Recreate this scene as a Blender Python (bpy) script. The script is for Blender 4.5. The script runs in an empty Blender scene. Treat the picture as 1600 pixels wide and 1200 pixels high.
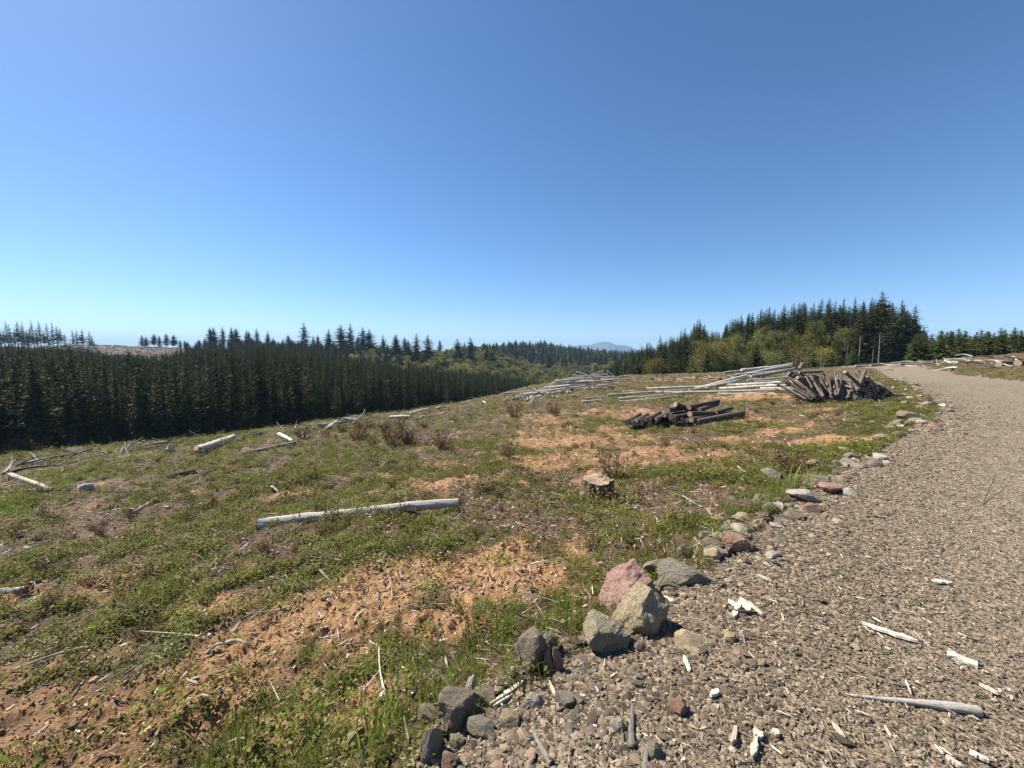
import bpy, bmesh, math, random
import numpy as np
from mathutils import Vector, Matrix
random.seed(7)
rng = np.random.default_rng(11)
sc = bpy.context.scene
COL = sc.collection
R = math.radians

# ------------------------------------------------------------ camera, sky, sun, exposure
F, CX, CY, HZ, CAMZ = 601.0, 800.0, 600.0, 552.0, 1.6
PITCH = math.atan((CY - HZ) / F)
cam_d = bpy.data.cameras.new('camera'); cam = bpy.data.objects.new('camera', cam_d); COL.objects.link(cam)
cam.location = (0, 0, CAMZ); cam.rotation_euler = (R(90) - PITCH, 0, 0)
cam_d.sensor_width = 36; cam_d.lens = 36 * F / 1600; cam_d.clip_start = 0.05; cam_d.clip_end = 40000
sc.camera = cam
SUN_EL, SUN_AZ = 47.0, -60.0          # azimuth measured from the view direction (+y), negative = to the left
world = bpy.data.worlds.new('World'); sc.world = world; world.use_nodes = True
wn = world.node_tree.nodes; wl = world.node_tree.links
sky = wn.new('ShaderNodeTexSky'); sky.sky_type = 'NISHITA'; sky.sun_disc = False
sky.sun_elevation = R(SUN_EL); sky.sun_rotation = R(SUN_AZ)
sky.altitude = 300; sky.air_density = 0.8; sky.dust_density = 0.25; sky.ozone_density = 5.0
bg = wn['Background']; bg.inputs['Strength'].default_value = 0.078
sat = wn.new('ShaderNodeHueSaturation'); sat.inputs['Saturation'].default_value = 1.11
wl.new(sky.outputs['Color'], sat.inputs['Color']); wl.new(sat.outputs['Color'], bg.inputs['Color'])
sun_d = bpy.data.lights.new('sun', 'SUN'); sun_d.energy = 5.0; sun_d.angle = R(0.5); sun_d.color = (1.0, 0.93, 0.82)
sun = bpy.data.objects.new('sun', sun_d); COL.objects.link(sun)
_sd = Vector((math.sin(R(SUN_AZ)) * math.cos(R(SUN_EL)), math.cos(R(SUN_AZ)) * math.cos(R(SUN_EL)), math.sin(R(SUN_EL))))
sun.rotation_euler = (-_sd).to_track_quat('-Z', 'Y').to_euler()
sc.view_settings.view_transform = 'Standard'; sc.view_settings.look = 'None'
sc.view_settings.exposure = 1.05; sc.view_settings.gamma = 1.0; sc.view_settings.use_curve_mapping = False
sc.render.engine = 'CYCLES'
sc.cycles.max_bounces = 6; sc.cycles.diffuse_bounces = 3; sc.cycles.transmission_bounces = 4; sc.cycles.volume_bounces = 0
sc.cycles.transparent_max_bounces = 4

# ------------------------------------------------------------ helpers
def tag(o, label=None, cat=None, group=None, kind=None):
    if label: o['label'] = label
    if cat: o['category'] = cat
    if group: o['group'] = group
    if kind: o['kind'] = kind
    return o
def mesh_np(name, V, Fc, mat=None, smooth=False):
    """V (n,3); Fc list of index tuples or an (m,k) array"""
    me = bpy.data.meshes.new(name)
    V = np.asarray(V, dtype=np.float32)
    if isinstance(Fc, np.ndarray):
        m, k = Fc.shape
        me.vertices.add(len(V)); me.vertices.foreach_set('co', V.ravel())
        me.loops.add(m * k); me.loops.foreach_set('vertex_index', Fc.astype(np.int32).ravel())
        me.polygons.add(m); me.polygons.foreach_set('loop_start', np.arange(0, m * k, k, dtype=np.int32))
        me.update(calc_edges=True)
    else:
        me.from_pydata(V.tolist(), [], Fc); me.update()
    me.polygons.foreach_set('use_smooth', np.full(len(me.polygons), bool(smooth)))
    if mat: me.materials.append(mat)
    return me
def obj(name, me, parent=None, loc=None):
    o = bpy.data.objects.new(name, me); COL.objects.link(o)
    if parent: o.parent = parent
    if loc is not None: o.location = loc
    return o
def sstep(a, b, x):
    t = np.clip((x - a) / (b - a), 0, 1); return t * t * (3 - 2 * t)
def _h(ix, iy, s):
    n = (ix.astype(np.int64) * 374761393 + iy.astype(np.int64) * 668265263 + s * 1442695041) & 0xffffffff
    n = ((n ^ (n >> 13)) * 1274126177) & 0xffffffff
    n = (n ^ (n >> 16)) & 0xffffff
    return n / float(0xffffff)
def vn(x, y, s=0):
    ix, iy = np.floor(x), np.floor(y); fx, fy = x - ix, y - iy
    fx = fx * fx * (3 - 2 * fx); fy = fy * fy * (3 - 2 * fy)
    a = _h(ix, iy, s); b = _h(ix + 1, iy, s); c = _h(ix, iy + 1, s); d = _h(ix + 1, iy + 1, s)
    return (a + (b - a) * fx) * (1 - fy) + (c + (d - c) * fx) * fy
def fbm(x, y, s=0, o=4, g=0.5):
    t = np.zeros_like(x, dtype=float); a = 1.0; n = 0.0; c, q = 0.8, 0.6
    for i in range(o):
        t += a * (vn(x, y, s + 17 * i) - .5); n += a; a *= g
        x, y = 2.03 * (c * x - q * y) + 3.1, 2.03 * (q * x + c * y) + 1.7
    return t / n * 2
def ray(px, py):
    u, v = (px - CX) / F, (CY - py) / F
    c, s = math.cos(PITCH), math.sin(PITCH)
    return np.array([u, c + s * v, -s + c * v])
def at_depth(px, py, Y):
    d = ray(px, py); return np.array([0, 0, CAMZ]) + d * (Y / d[1])
def at_z(px, py, z):
    d = ray(px, py); return np.array([0, 0, CAMZ]) + d * ((z - CAMZ) / d[2])
def pxpy(p):
    x, y, z = p[0], p[1], p[2] - CAMZ
    c, s = math.cos(PITCH), math.sin(PITCH)
    f = y * c - z * s; u = y * s + z * c
    return CX + F * x / f, CY - F * u / f

# ------------------------------------------------------------ the lie of the land
ctl = [at_depth(*a) for a in [(-300, 752, 8), (0, 722, 10), (160, 708, 11.2), (340, 690, 13), (560, 656, 18), (760, 626, 28), (850, 603, 38),
                              (920, 590, 45), (1000, 586, 50), (1200, 579, 55), (1600, 552, 38), (1500, 560, 42), (1390, 568, 50), (1070, 668, 12.7)]]
ctl += [at_z(*a) for a in [(560, 812, -.65), (930, 780, -.55), (100, 1000, -.72), (300, 850, -.85), (0, 1190, -.55), (300, 1190, -.42), (1330, 690, -.3),
                           (650, 1195, -.16), (820, 1050, -.16), (930, 1010, -.14), (1050, 905, -.12), (1170, 850, -.1), (1260, 780, -.1), (1340, 722, -.1),
                           (1440, 672, -.1), (1000, 1180, 0), (1300, 1100, 0), (1500, 900, 0), (1550, 740, 0), (1560, 640, 0), (1500, 610, 0),
                           (1405, 603, 0), (1450, 587, 0), (1375, 578, 0), (1600, 598, .05), (1320, 628, -.25), (700, 1000, -.38), (850, 900, -.42)]]
ctl += [np.array(a, float) for a in [(3, -4, 0), (-3, -4, -.3), (12, -2, 0), (14, 4, .1), (24, 8, .8), (40, 12, 2.5), (-12, -4, -1.0), (-25, 6, -1.8), (60, 20, 3)]]
ctl = np.array(ctl)
def _k(r2): return 0.5 * r2 * np.log(r2 + 1e-3)
_n = len(ctl)
_A = np.zeros((_n + 3, _n + 3)); _d2 = ((ctl[:, None, :2] - ctl[None, :, :2]) ** 2).sum(-1)
_A[:_n, :_n] = _k(_d2) + np.eye(_n) * 0.6
_P = np.c_[np.ones(_n), ctl[:, :2]]; _A[:_n, _n:] = _P; _A[_n:, :_n] = _P.T
_W = np.linalg.solve(_A, np.r_[ctl[:, 2], 0, 0, 0])
def near_h(x, y):
    t = _W[_n] + _W[_n + 1] * x + _W[_n + 2] * y
    for i in range(_n):
        t = t + _W[i] * _k((x - ctl[i, 0]) ** 2 + (y - ctl[i, 1]) ** 2)
    return np.clip(t, -5, 4)
U_ = np.array([-500, 0, 200, 400, 600, 760, 850, 920, 1000, 1100, 1250, 1400, 1600, 2100], float)
D_ = np.log(np.array([20, 45, 70, 100, 150, 220, 320, 450, 700, 1200, 3000, 9000], float))
T_ = np.array([
    [-9, -9, -9, -9, -8, -6, -5, -4, -3, -2, -1.5, -1, -.5, 0],
    [-15, -15, -15, -14, -13, -10, -7, -5, -3.4, -2, -1.2, -.3, 1.2, 2],
    [-17, -17, -17, -17, -16, -15, -12, -8, -5, -3, -1.6, -.6, 1.8, 2],
    [-17, -17, -17, -18, -18, -19, -17, -12, -7, -4, -1.5, 0, 2, 3],
    [-15, -15, -16, -16, -20, -23, -24, -18, -10, -4, 0, 2, 3, 4],
    [-9, -9, -8, -10, -20, -26, -29, -24, -12, -3, 3, 5, 4, 5],
    [6, 7, 8, 2, -8, -16, -32, -28, -14, 0, 6, 8, 5, 5],
    [4, 5, 6, 5, 1, -4, -25, -22, -16, 0, 6, 6, 4, 4],
    [-6, -6, -4, 2, 2, 2, 2, -6, -14, -4, 2, 2, 0, 0],
    [-25, -25, -25, -25, -25, -25, -25, -25, -25, -25, -20, -20, -20, -20],
    [-60] * 14, [-70] * 14], float)
def far_h(x, y):
    r = np.hypot(x, y); D = np.maximum(np.maximum(y, .45 * r), 20)
    u = np.clip(CX + F * x / D, -500, 2100); v = np.log(np.clip(D, 20.01, 8999))
    i = np.clip(np.searchsorted(U_, u, side='right') - 1, 0, len(U_) - 2); j = np.clip(np.searchsorted(D_, v, side='right') - 1, 0, len(D_) - 2)
    a = (u - U_[i]) / (U_[i + 1] - U_[i]); b = (v - D_[j]) / (D_[j + 1] - D_[j])
    a = .4 * a + .6 * a * a * (3 - 2 * a); b = .4 * b + .6 * b * b * (3 - 2 * b)
    t = (T_[j, i] * (1 - a) + T_[j, i + 1] * a) * (1 - b) + (T_[j + 1, i] * (1 - a) + T_[j + 1, i + 1] * a) * b
    t = t + fbm(x / 60, y / 60, 5, 3) * np.clip(D / 120 - .5, 0, 4)
    # far blue mountain range
    for px, D0, hh, sx, sy in ((949, 6200, 128, 210, 700), (936, 6250, 110, 300, 700), (905, 6400, 95, 170, 700), (978, 6300, 120, 170, 700), (1030, 6500, 120, 400, 700), (880, 6600, 70, 200, 700), (940, 6700, 110, 1200, 700)):
        t = t + hh * .86 * np.exp(-((x - (px - CX) / F * D0) / sx) ** 2 - ((y - D0) / sy) ** 2)
    return t
crest = np.array([[-60, -12], [-24, 2.5]] + [at_depth(*a)[:2].tolist() for a in [(0, 722, 10.5), (160, 708, 12), (340, 690, 13.8), (560, 656, 19), (760, 626, 29), (850, 603, 39), (920, 590, 46.5), (1000, 586, 52), (1200, 579, 58)]] + [[70, 66], [140, 90]])
def sdist(x, y, P):
    """distance to the polyline, positive on its left side"""
    best = np.full(np.shape(x), 1e18); sg = np.ones(np.shape(x))
    for k in range(len(P) - 1):
        ax, ay = P[k]; bx, by = P[k + 1]; dx, dy = bx - ax, by - ay
        t = np.clip(((x - ax) * dx + (y - ay) * dy) / (dx * dx + dy * dy), 0, 1)
        d = (x - ax - t * dx) ** 2 + (y - ay - t * dy) ** 2
        m = d < best
        best = np.where(m, d, best); sg = np.where(m, np.sign(dx * (y - ay) - dy * (x - ax)), sg)
    return np.sqrt(best) * sg
_el = [(655, 1200), (700, 1140), (790, 1065), (900, 1018), (985, 985), (1045, 925), (1110, 885), (1165, 852), (1215, 800), (1270, 762), (1320, 728), (1400, 690), (1455, 658), (1468, 640), (1440, 618), (1412, 600), (1388, 588), (1368, 578)]
EL = np.array([[-2.4, -3], [-1.2, .2]] + [at_z(a, b, -.06)[:2].tolist() for a, b in _el] + [[43, 52]])
ER = np.array([[9, -6], [15, 5]] + [at_z(a, b, 0.02)[:2].tolist() for a, b in [(1600, 599), (1500, 589), (1440, 579), (1405, 575)]] + [[52, 55]])
RP = np.vstack([EL, ER[::-1]])
def inpoly(x, y, P):
    c = np.zeros(np.shape(x), bool); j = len(P) - 1
    for i in range(len(P)):
        xi, yi = P[i]; xj, yj = P[j]
        if yi != yj: c ^= ((yi > y) != (yj > y)) & (x < (xj - xi) * (y - yi) / (yj - yi) + xi)
        j = i
    return c
def base_h(x, y):
    x = np.asarray(x, float); y = np.asarray(y, float)
    e = sdist(x, y, crest)
    w = sstep(-1, 24, e)
    r = np.hypot(x, y)
    w = np.maximum(w, sstep(62, 110, r))
    n = near_h(x, y)
    return n * (1 - w) + far_h(x, y) * w
# patches of bare orange soil: pixel centre, pixel radii, strength
SOIL = [(140, 1010, 200, 45, .62), (250, 1110, 220, 55, .68), (70, 1175, 120, 60, .75), (300, 985, 90, 30, .55), (420, 1150, 60, 50, .5), (40, 890, 60, 18, .5), (230, 890, 60, 16, .5), (520, 1000, 60, 30, .6), (700, 700, 40, 7, .5), (450, 745, 40, 8, .45), (200, 745, 60, 8, .4), (180, 870, 60, 22, .5), (120, 960, 90, 30, .5), (330, 1040, 90, 40, .6), (480, 960, 80, 30, .7), (640, 870, 80, 20, .5), (900, 880, 60, 20, .6), (320, 735, 50, 8, .5), (600, 720, 40, 8, .5), (1010, 640, 50, 7, .5), (1280, 650, 50, 6, .5), (430, 850, 40, 14, .35), (800, 945, 130, 45, 1.1), (700, 905, 150, 40, .9), (850, 905, 90, 30, .7), (690, 1000, 60, 30, .95), (560, 930, 130, 60, .75), (440, 1000, 110, 50, .8), (330, 960, 130, 60, .45), (480, 1090, 70, 40, .5),
        (220, 1080, 200, 110, .5), (60, 1150, 160, 80, .62), (100, 1010, 140, 45, .4), (560, 1130, 60, 60, .8), (900, 705, 120, 18, 1.0), (880, 660, 110, 18, .9), (980, 690, 120, 16, .8), (1100, 715, 90, 12, .9), (1160, 690, 60, 10, .7), (1060, 690, 60, 9, .8),
        (860, 640, 60, 8, .9), (950, 640, 50, 8, .8), (1180, 632, 60, 7, .9), (1320, 706, 80, 12, 1.1), (1250, 722, 60, 6, .8), (1230, 680, 70, 8, .7), (1190, 655, 30, 7, 1), (640, 740, 90, 16, .75), (720, 735, 60, 12, .7), (560, 745, 60, 10, .4), (1000, 725, 60, 9, .6), (1120, 596, 60, 4, .8), (1060, 596, 40, 4, .7), (1490, 572, 30, 3, .4)]
_soil = []
for px, py, rx, ry, s in SOIL:
    p = at_z(px, py, -.55 if py > 640 else -.9) if py > 600 else at_depth(px, py, 36)
    q = at_z(px + rx, py, p[2]) if py > 600 else at_depth(px + rx, py, 36)
    q2 = at_z(px, max(py - ry, 592), p[2]) if py > 600 else p + np.array([0, 3, 0])
    _soil.append((p[0], p[1], abs(q[0] - p[0]), max(abs(q2[1] - p[1]), .2), s))
def soil_m(x, y):
    wx = x + .25 * fbm(x * 1.1, y * 1.1, 31, 3); wy = y + .25 * fbm(x * 1.1, y * 1.1, 37, 3)
    t = np.zeros(np.shape(x))
    for a, b, rx, ry, s in _soil:
        t = np.maximum(t, s * np.exp(-.7 * (((wx - a) / rx) ** 2 + ((wy - b) / ry) ** 2)))
    n = fbm(x * 1.5, y * 1.5, 41, 6, .72)
    return sstep(.20, .74, t + 1.05 * n - .02)
def relief(x, y, soil, road, e):
    r = np.hypot(x, y)
    lump = fbm(x * .9, y * .9, 51, 3) * .07 + fbm(x * 2.7, y * 2.7, 53, 4, .6) * .075
    clod = np.abs(fbm(x * 9, y * 9, 55, 3, .6)) * .07 + np.abs(fbm(x * 26, y * 26, 57, 2)) * .022 + np.abs(fbm(x * 60, y * 60, 63, 2)) * .007
    far = np.clip(r / 12, 1, 4)
    g = lump * np.minimum(far, 2) + clod * (.55 + .45 * soil)
    rd = fbm(x * .6, y * .6, 61, 3) * .025 + fbm(x * 6, y * 6, 65, 3) * .010 + fbm(x * 45, y * 45, 67, 2) * .006
    return np.where(road, rd, g) * (1 - sstep(60, 120, r))
def road_mask(x, y):
    k = np.clip(np.hypot(x, y) / 9, .35, 1)
    wx = x + k * (.22 * fbm(x * 2.1, y * 2.1, 71, 3) + .05 * fbm(x * 14, y * 14, 75, 2)); wy = y + k * (.22 * fbm(x * 2.1, y * 2.1, 73, 3) + .05 * fbm(x * 14, y * 14, 77, 2))
    return inpoly(wx, wy, RP)
def full_h(x, y):
    x = np.asarray(x, float); y = np.asarray(y, float)
    rd = road_mask(x, y); de = sdist(x, y, EL)
    bank = .09 * (1 - sstep(-.1, .45, de)) * (de > -1.2) - .09 * (de <= -1.2) * 0
    return base_h(x, y) + np.where(de > -1.2, bank, .09) * (np.hypot(x, y) < 60) * (y > -5) * .8 + relief(x, y, soil_m(x, y), rd, None)
def h1(x, y): return float(full_h(np.array([x]), np.array([y]))[0])
_ts = np.geomspace(1.2, 140, 520)
def at(px, py):
    """where the sight line through a pixel meets the ground"""
    d = ray(px, py); X = d[0] * _ts / d[1]; Y = _ts; Z = CAMZ + d[2] * _ts / d[1]
    g = full_h(X, Y); k = np.argmax(Z < g)
    if Z[k] >= g[k]: k = len(_ts) - 1
    if k > 0:
        a, b = Z[k - 1] - g[k - 1], Z[k] - g[k]; t = a / (a - b) if a > b else 1
        Yq = Y[k - 1] + t * (Y[k] - Y[k - 1])
    else: Yq = Y[0]
    return np.array([d[0] * Yq / d[1], Yq, h1(d[0] * Yq / d[1], Yq)])

# ------------------------------------------------------------ materials
class NT:
    def __init__(s, name):
        s.m = bpy.data.materials.new(name); s.m.use_nodes = True; s.n = s.m.node_tree.nodes; s.l = s.m.node_tree.links
        s.p = s.n['Principled BSDF']; s.out = s.n['Material Output']; s.p.inputs['Roughness'].default_value = .85
        s.p.inputs['Specular IOR Level'].default_value = .25
    def add(s, t, **k):
        n = s.n.new(t)
        for a, b in k.items():
            if a in n.inputs: n.inputs[a].default_value = b
            else: setattr(n, a, b)
        return n
    def link(s, a, b): s.l.new(a, b)
    def coord(s, o='Object'): return s.add('ShaderNodeTexCoord').outputs[o]
    def noise(s, vec, scale, detail=4, rough=.6, o='Fac'):
        n = s.add('ShaderNodeTexNoise', Scale=scale, Detail=detail, Roughness=rough)
        if vec is not None: s.link(vec, n.inputs['Vector'])
        return n.outputs[o]
    def vor(s, vec, scale, feature='F1', o='Color', rnd=1):
        n = s.add('ShaderNodeTexVoronoi', Scale=scale, Randomness=rnd); n.feature = feature
        if vec is not None: s.link(vec, n.inputs['Vector'])
        return n.outputs[o]
    def ramp(s, fac, stops):
        n = s.add('ShaderNodeValToRGB'); e = n.color_ramp.elements
        while len(e) < len(stops): e.new(.5)
        for k, (p, c) in enumerate(stops):
            e[k].position = p; e[k].color = (*c, 1) if len(c) == 3 else c
        s.link(fac, n.inputs['Fac']); return n.outputs['Color']
    def mix(s, fac, a, b, mode='MIX'):
        n = s.add('ShaderNodeMix', data_type='RGBA', blend_type=mode)
        for v, i in ((fac, 0), (a, 6), (b, 7)):
            if hasattr(v, 'is_linked') or hasattr(v, 'links'): s.link(v, n.inputs[i])
            elif i == 0: n.inputs[0].default_value = v
            else: n.inputs[i].default_value = (*v, 1)
        return n.outputs[2]
    def bump(s, hgt, strength=.5, dist=.02, into=None):
        n = s.add('ShaderNodeBump', Strength=strength, Distance=dist); s.link(hgt, n.inputs['Height'])
        if into is not None: s.link(into, n.inputs['Normal'])
        s.link(n.outputs[0], s.p.inputs['Normal']); return n.outputs[0]
    def attr(s, name, o='Fac'): return s.add('ShaderNodeAttribute', attribute_name=name).outputs[o]
    def base(s, c):
        if isinstance(c, tuple): s.p.inputs['Base Color'].default_value = (*c, 1)
        else: s.link(c, s.p.inputs['Base Color'])
def hsv(m, col, h=None, v=None, sat=None):
    n = m.add('ShaderNodeHueSaturation'); m.link(col, n.inputs['Color'])
    for sck, k in ((h, 'Hue'), (v, 'Value'), (sat, 'Saturation')):
        if sck is not None:
            if isinstance(sck, (int, float)): n.inputs[k].default_value = sck
            else: m.link(sck, n.inputs[k])
    return n.outputs[0]
def mrange(m, f, a, b):
    n = m.add('ShaderNodeMapRange'); m.link(f, n.inputs[0]); n.inputs[3].default_value = a; n.inputs[4].default_value = b; return n.outputs[0]

def leaf_mat(name, stops, transl=.35, rough=.7):
    m = NT(name)
    isl = m.add('ShaderNodeNewGeometry').outputs['Random Per Island']; ob = m.add('ShaderNodeObjectInfo').outputs['Random']
    c = m.ramp(isl, stops)
    c = hsv(m, c, h=mrange(m, ob, .462, .508), v=mrange(m, ob, .58, 1.42))
    m.base(c); m.p.inputs['Roughness'].default_value = rough; m.p.inputs['Specular IOR Level'].default_value = .08
    if transl:
        t = m.add('ShaderNodeBsdfTranslucent'); m.link(c, t.inputs['Color'])
        x = m.add('ShaderNodeMixShader'); x.inputs[0].default_value = transl
        m.link(m.p.outputs[0], x.inputs[1]); m.link(t.outputs[0], x.inputs[2]); m.link(x.outputs[0], m.out.inputs['Surface'])
    return m.m
M = {}
M['grass'] = leaf_mat('grass', [(0, (.07, .105, .018)), (.5, (.145, .20, .036)), (.85, (.25, .275, .065)), (1, (.40, .32, .15))], .5)
M['weed'] = leaf_mat('weed', [(0, (.055, .078, .014)), (.45, (.135, .18, .032)), (.78, (.27, .285, .06)), (.88, (.20, .13, .06)), (1, (.42, .32, .17))], .45)
M['sage'] = leaf_mat('sage_weed', [(0, (.08, .10, .06)), (.6, (.15, .18, .10)), (1, (.30, .31, .22))], .2)
M['fir'] = leaf_mat('fir_needles', [(0, (.018, .027, .008)), (.55, (.042, .055, .014)), (1, (.10, .108, .03))], .15)
M['fir_dark'] = leaf_mat('dark_fir_needles', [(0, (.020, .030, .010)), (.55, (.044, .059, .018)), (1, (.088, .10, .032))], .15)
M['fir_young'] = leaf_mat('young_fir_needles', [(0, (.035, .052, .015)), (.55, (.065, .085, .025)), (1, (.12, .135, .042))], .2)
M['alder'] = leaf_mat('alder_leaves', [(0, (.075, .095, .024)), (.5, (.15, .17, .045)), (1, (.25, .25, .08))], .35)
M['maple'] = leaf_mat('spring_leaves', [(0, (.11, .125, .028)), (.5, (.215, .22, .05)), (1, (.34, .31, .085))], .35)
M['bracken'] = leaf_mat('dead_bracken', [(0, (.085, .052, .03)), (.6, (.19, .125, .068)), (1, (.36, .26, .15))], .1)

def wood_mat(name, c0, c1, c2, scale=(2, 30, 30), moss=0):
    m = NT(name); co = m.coord('Generated' if False else 'Object')
    mp = m.add('ShaderNodeMapping'); m.link(co, mp.inputs['Vector']); mp.inputs['Scale'].default_value = scale
    n = m.noise(mp.outputs[0], 1, 6, .7); n2 = m.noise(co, 3, 3)
    c = m.ramp(n, [(.28, c0), (.5, c1), (.72, c2)])
    rnd = m.add('ShaderNodeObjectInfo').outputs['Random']
    c = m.mix(mrange(m, n2, -.15, .55), c, c0)
    c = m.mix(m.ramp(m.noise(mp.outputs[0], 1.7, 5, .7), [(.56, (0, 0, 0)), (.64, (.75, .75, .75))]), c, tuple(k * .5 for k in c0))
    c = hsv(m, c, v=mrange(m, rnd, .7, 1.2))
    m.base(c); m.bump(n, .8, .015)
    return m.m
M['grey_wood'] = wood_mat('weathered_wood', (.13, .11, .09), (.36, .33, .29), (.58, .55, .50), (5, 9, 9))
M['white_wood'] = wood_mat('bleached_wood', (.20, .17, .13), (.64, .585, .50), (.86, .82, .74), (5, 9, 9))
M['bark'] = wood_mat('dark_bark', (.030, .022, .016), (.115, .09, .068), (.32, .27, .215), (1.5, 8, 8))
M['post_bark'] = wood_mat('grey_bark', (.06, .046, .036), (.18, .143, .115), (.36, .305, .25), (1.5, 8, 8))
M['trunk'] = wood_mat('tree_bark', (.045, .035, .028), (.12, .095, .078), (.26, .225, .19), (6, 6, .8))
M['pale_trunk'] = wood_mat('pale_tree_bark', (.13, .11, .088), (.27, .235, .19), (.44, .395, .335), (6, 6, .8))
M['splinter'] = wood_mat('pale_splinter', (.34, .28, .21), (.62, .54, .43), (.8, .74, .65), (3, 40, 40))
M['stump_side'] = wood_mat('stump_side', (.05, .032, .02), (.20, .135, .085), (.46, .37, .27), (26, 26, 3))
M['stump_top'] = wood_mat('stump_top', (.09, .06, .04), (.30, .215, .145), (.52, .41, .30), (20, 20, 20))
m = NT('cut_wood'); co = m.coord()
w = m.add('ShaderNodeTexWave', Scale=5.0, Distortion=2.0, Detail=2.0); w.wave_type = 'RINGS'; w.rings_direction = 'X'; m.link(co, w.inputs['Vector'])
gr = m.add('ShaderNodeTexGradient', gradient_type='SPHERICAL'); m.link(co, gr.inputs['Vector'])
c = m.ramp(w.outputs['Fac'], [(0, (.20, .145, .105)), (1, (.38, .29, .22))])
c = m.mix(mrange(m, m.noise(co, 4), -.2, .8), c, (.25, .17, .12)); m.base(c); M['cut'] = m.m

def rock_mat(name, c0, c1, c2, speck=.25):
    m = NT(name); co = m.coord(); n = m.noise(co, 9, 7, .65); n2 = m.noise(co, 55, 4, .7); v = m.noise(co, 2.2, 3)
    c = m.ramp(n, [(.3, c0), (.5, c1), (.7, c2)])
    c = m.mix(mrange(m, m.ramp(n2, [(.56, (0, 0, 0)), (.68, (1, 1, 1))]), 0, speck), c, tuple(min(1, k * 1.7) for k in c2))
    c = m.mix(mrange(m, v, -.3, .9), c, c0)
    cr = m.ramp(m.vor(co, 3.1, 'DISTANCE_TO_EDGE', 'Distance'), [(0, (1, 1, 1)), (.035, (0, 0, 0))]); c = m.mix(mrange(m, cr, 0, .45), c, tuple(k * .5 for k in c0)); n4 = m.noise(co, 24, 5, .75)
    c = m.mix(m.ramp(n4, [(.52, (0, 0, 0)), (.66, (.6, .6, .6))]), c, c0)
    c = hsv(m, c, v=1.55, sat=1.05); m.base(c); b = m.bump(n2, .8, .012); b = m.bump(n4, .7, .03, b); m.bump(n, .7, .05, b); return m.m
M['r_grey'] = rock_mat('grey_rock', (.14, .12, .092), (.25, .215, .165), (.37, .325, .255))
M['r_dark'] = rock_mat('dark_rock', (.13, .105, .076), (.225, .182, .132), (.33, .275, .205))
M['r_tan'] = rock_mat('tan_rock', (.18, .14, .085), (.34, .28, .185), (.50, .425, .30), .4)
M['r_olive'] = rock_mat('olive_rock', (.15, .13, .085), (.28, .245, .165), (.39, .345, .245))
M['r_pink'] = rock_mat('pink_rock', (.21, .125, .10), (.33, .21, .175), (.44, .30, .255), .5)
M['r_red'] = rock_mat('reddish_rock', (.19, .11, .08), (.32, .20, .15), (.45, .32, .25))
M['r_yellow'] = rock_mat('yellow_rock', (.30, .23, .13), (.50, .40, .25), (.64, .53, .36))
M['r_pale'] = rock_mat('pale_rock', (.26, .23, .185), (.42, .375, .31), (.6, .55, .47))
ROCKS = ['r_grey', 'r_dark', 'r_tan', 'r_olive', 'r_pink', 'r_red', 'r_yellow', 'r_pale']

m = NT('gravel_stone'); rnd = m.add('ShaderNodeObjectInfo').outputs['Random']; co = m.coord()
c = m.ramp(rnd, [(0, (.055, .043, .032)), (.22, (.135, .107, .077)), (.48, (.225, .18, .127)), (.6, (.215, .152, .108)), (.74, (.315, .252, .176)), (.9, (.42, .335, .23)), (.96, (.33, .225, .165)), (1, (.56, .47, .35))])
c = m.mix(mrange(m, m.noise(co, 2.5, 4), -.3, .5), c, (.13, .105, .08)); c = hsv(m, c, v=.97, sat=1.03); m.base(c); m.bump(m.noise(co, 6, 3), .5, .1); M['gravel'] = m.m
m = NT('wood_chip'); rnd = m.add('ShaderNodeObjectInfo').outputs['Random']
m.base(m.ramp(rnd, [(0, (.09, .064, .042)), (.5, (.21, .16, .108)), (.88, (.38, .305, .21)), (1, (.66, .58, .46))])); M['chip'] = m.m
m = NT('field_litter'); rnd = m.add('ShaderNodeObjectInfo').outputs['Random']
m.base(m.ramp(rnd, [(0, (.06, .042, .028)), (.35, (.19, .135, .088)), (.7, (.36, .28, .20)), (1, (.70, .63, .53))])); M['litter'] = m.m
m = NT('soil_clod'); rnd = m.add('ShaderNodeObjectInfo').outputs['Random']
m.base(m.ramp(rnd, [(0, (.15, .085, .045)), (.35, (.34, .20, .10)), (1, (.58, .38, .20))])); M['clod'] = m.m

# clearing soil
m = NT('clearing_soil'); co = m.coord(); soil = m.attr('soil'); veg = m.attr('veg')
n1 = m.noise(co, 1.4, 6, .65); n2 = m.noise(co, 14, 6, .7); n3 = m.noise(co, 70, 4, .7)
orange = m.ramp(n2, [(.25, (.15, .075, .034)), (.45, (.37, .205, .095)), (.72, (.57, .35, .18))])
brown = m.ramp(n2, [(.28, (.035, .021, .012)), (.5, (.105, .064, .036)), (.72, (.24, .155, .09))])  # brown taken darker: shadow gaps between plant clumps are put into the colour
green = m.ramp(n3, [(.3, (.04, .04, .012)), (.55, (.105, .10, .028)), (.75, (.21, .18, .06))])
lowf = m.noise(co, .33, 2); orange = m.mix(m.ramp(lowf, [(.45, (0, 0, 0)), (.62, (.7, .7, .7))]), orange, m.ramp(n2, [(.28, (.075, .038, .019)), (.5, (.22, .118, .056)), (.75, (.38, .22, .11))]))
c = m.mix(soil, brown, orange)
c = m.mix(veg, c, green)
c = m.mix(mrange(m, n3, -.25, .65), c, (.06, .042, .028))
sp = m.ramp(m.vor(co, 38, o='Distance'), [(.0, (1, 1, 1)), (.1, (0, 0, 0))])
c = m.mix(mrange(m, sp, 0, .5), c, (.5, .43, .33))
m.base(c); b = m.bump(n3, .9, .012); m.bump(n2, .8, .05, b); M['soil'] = m.m
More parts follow.
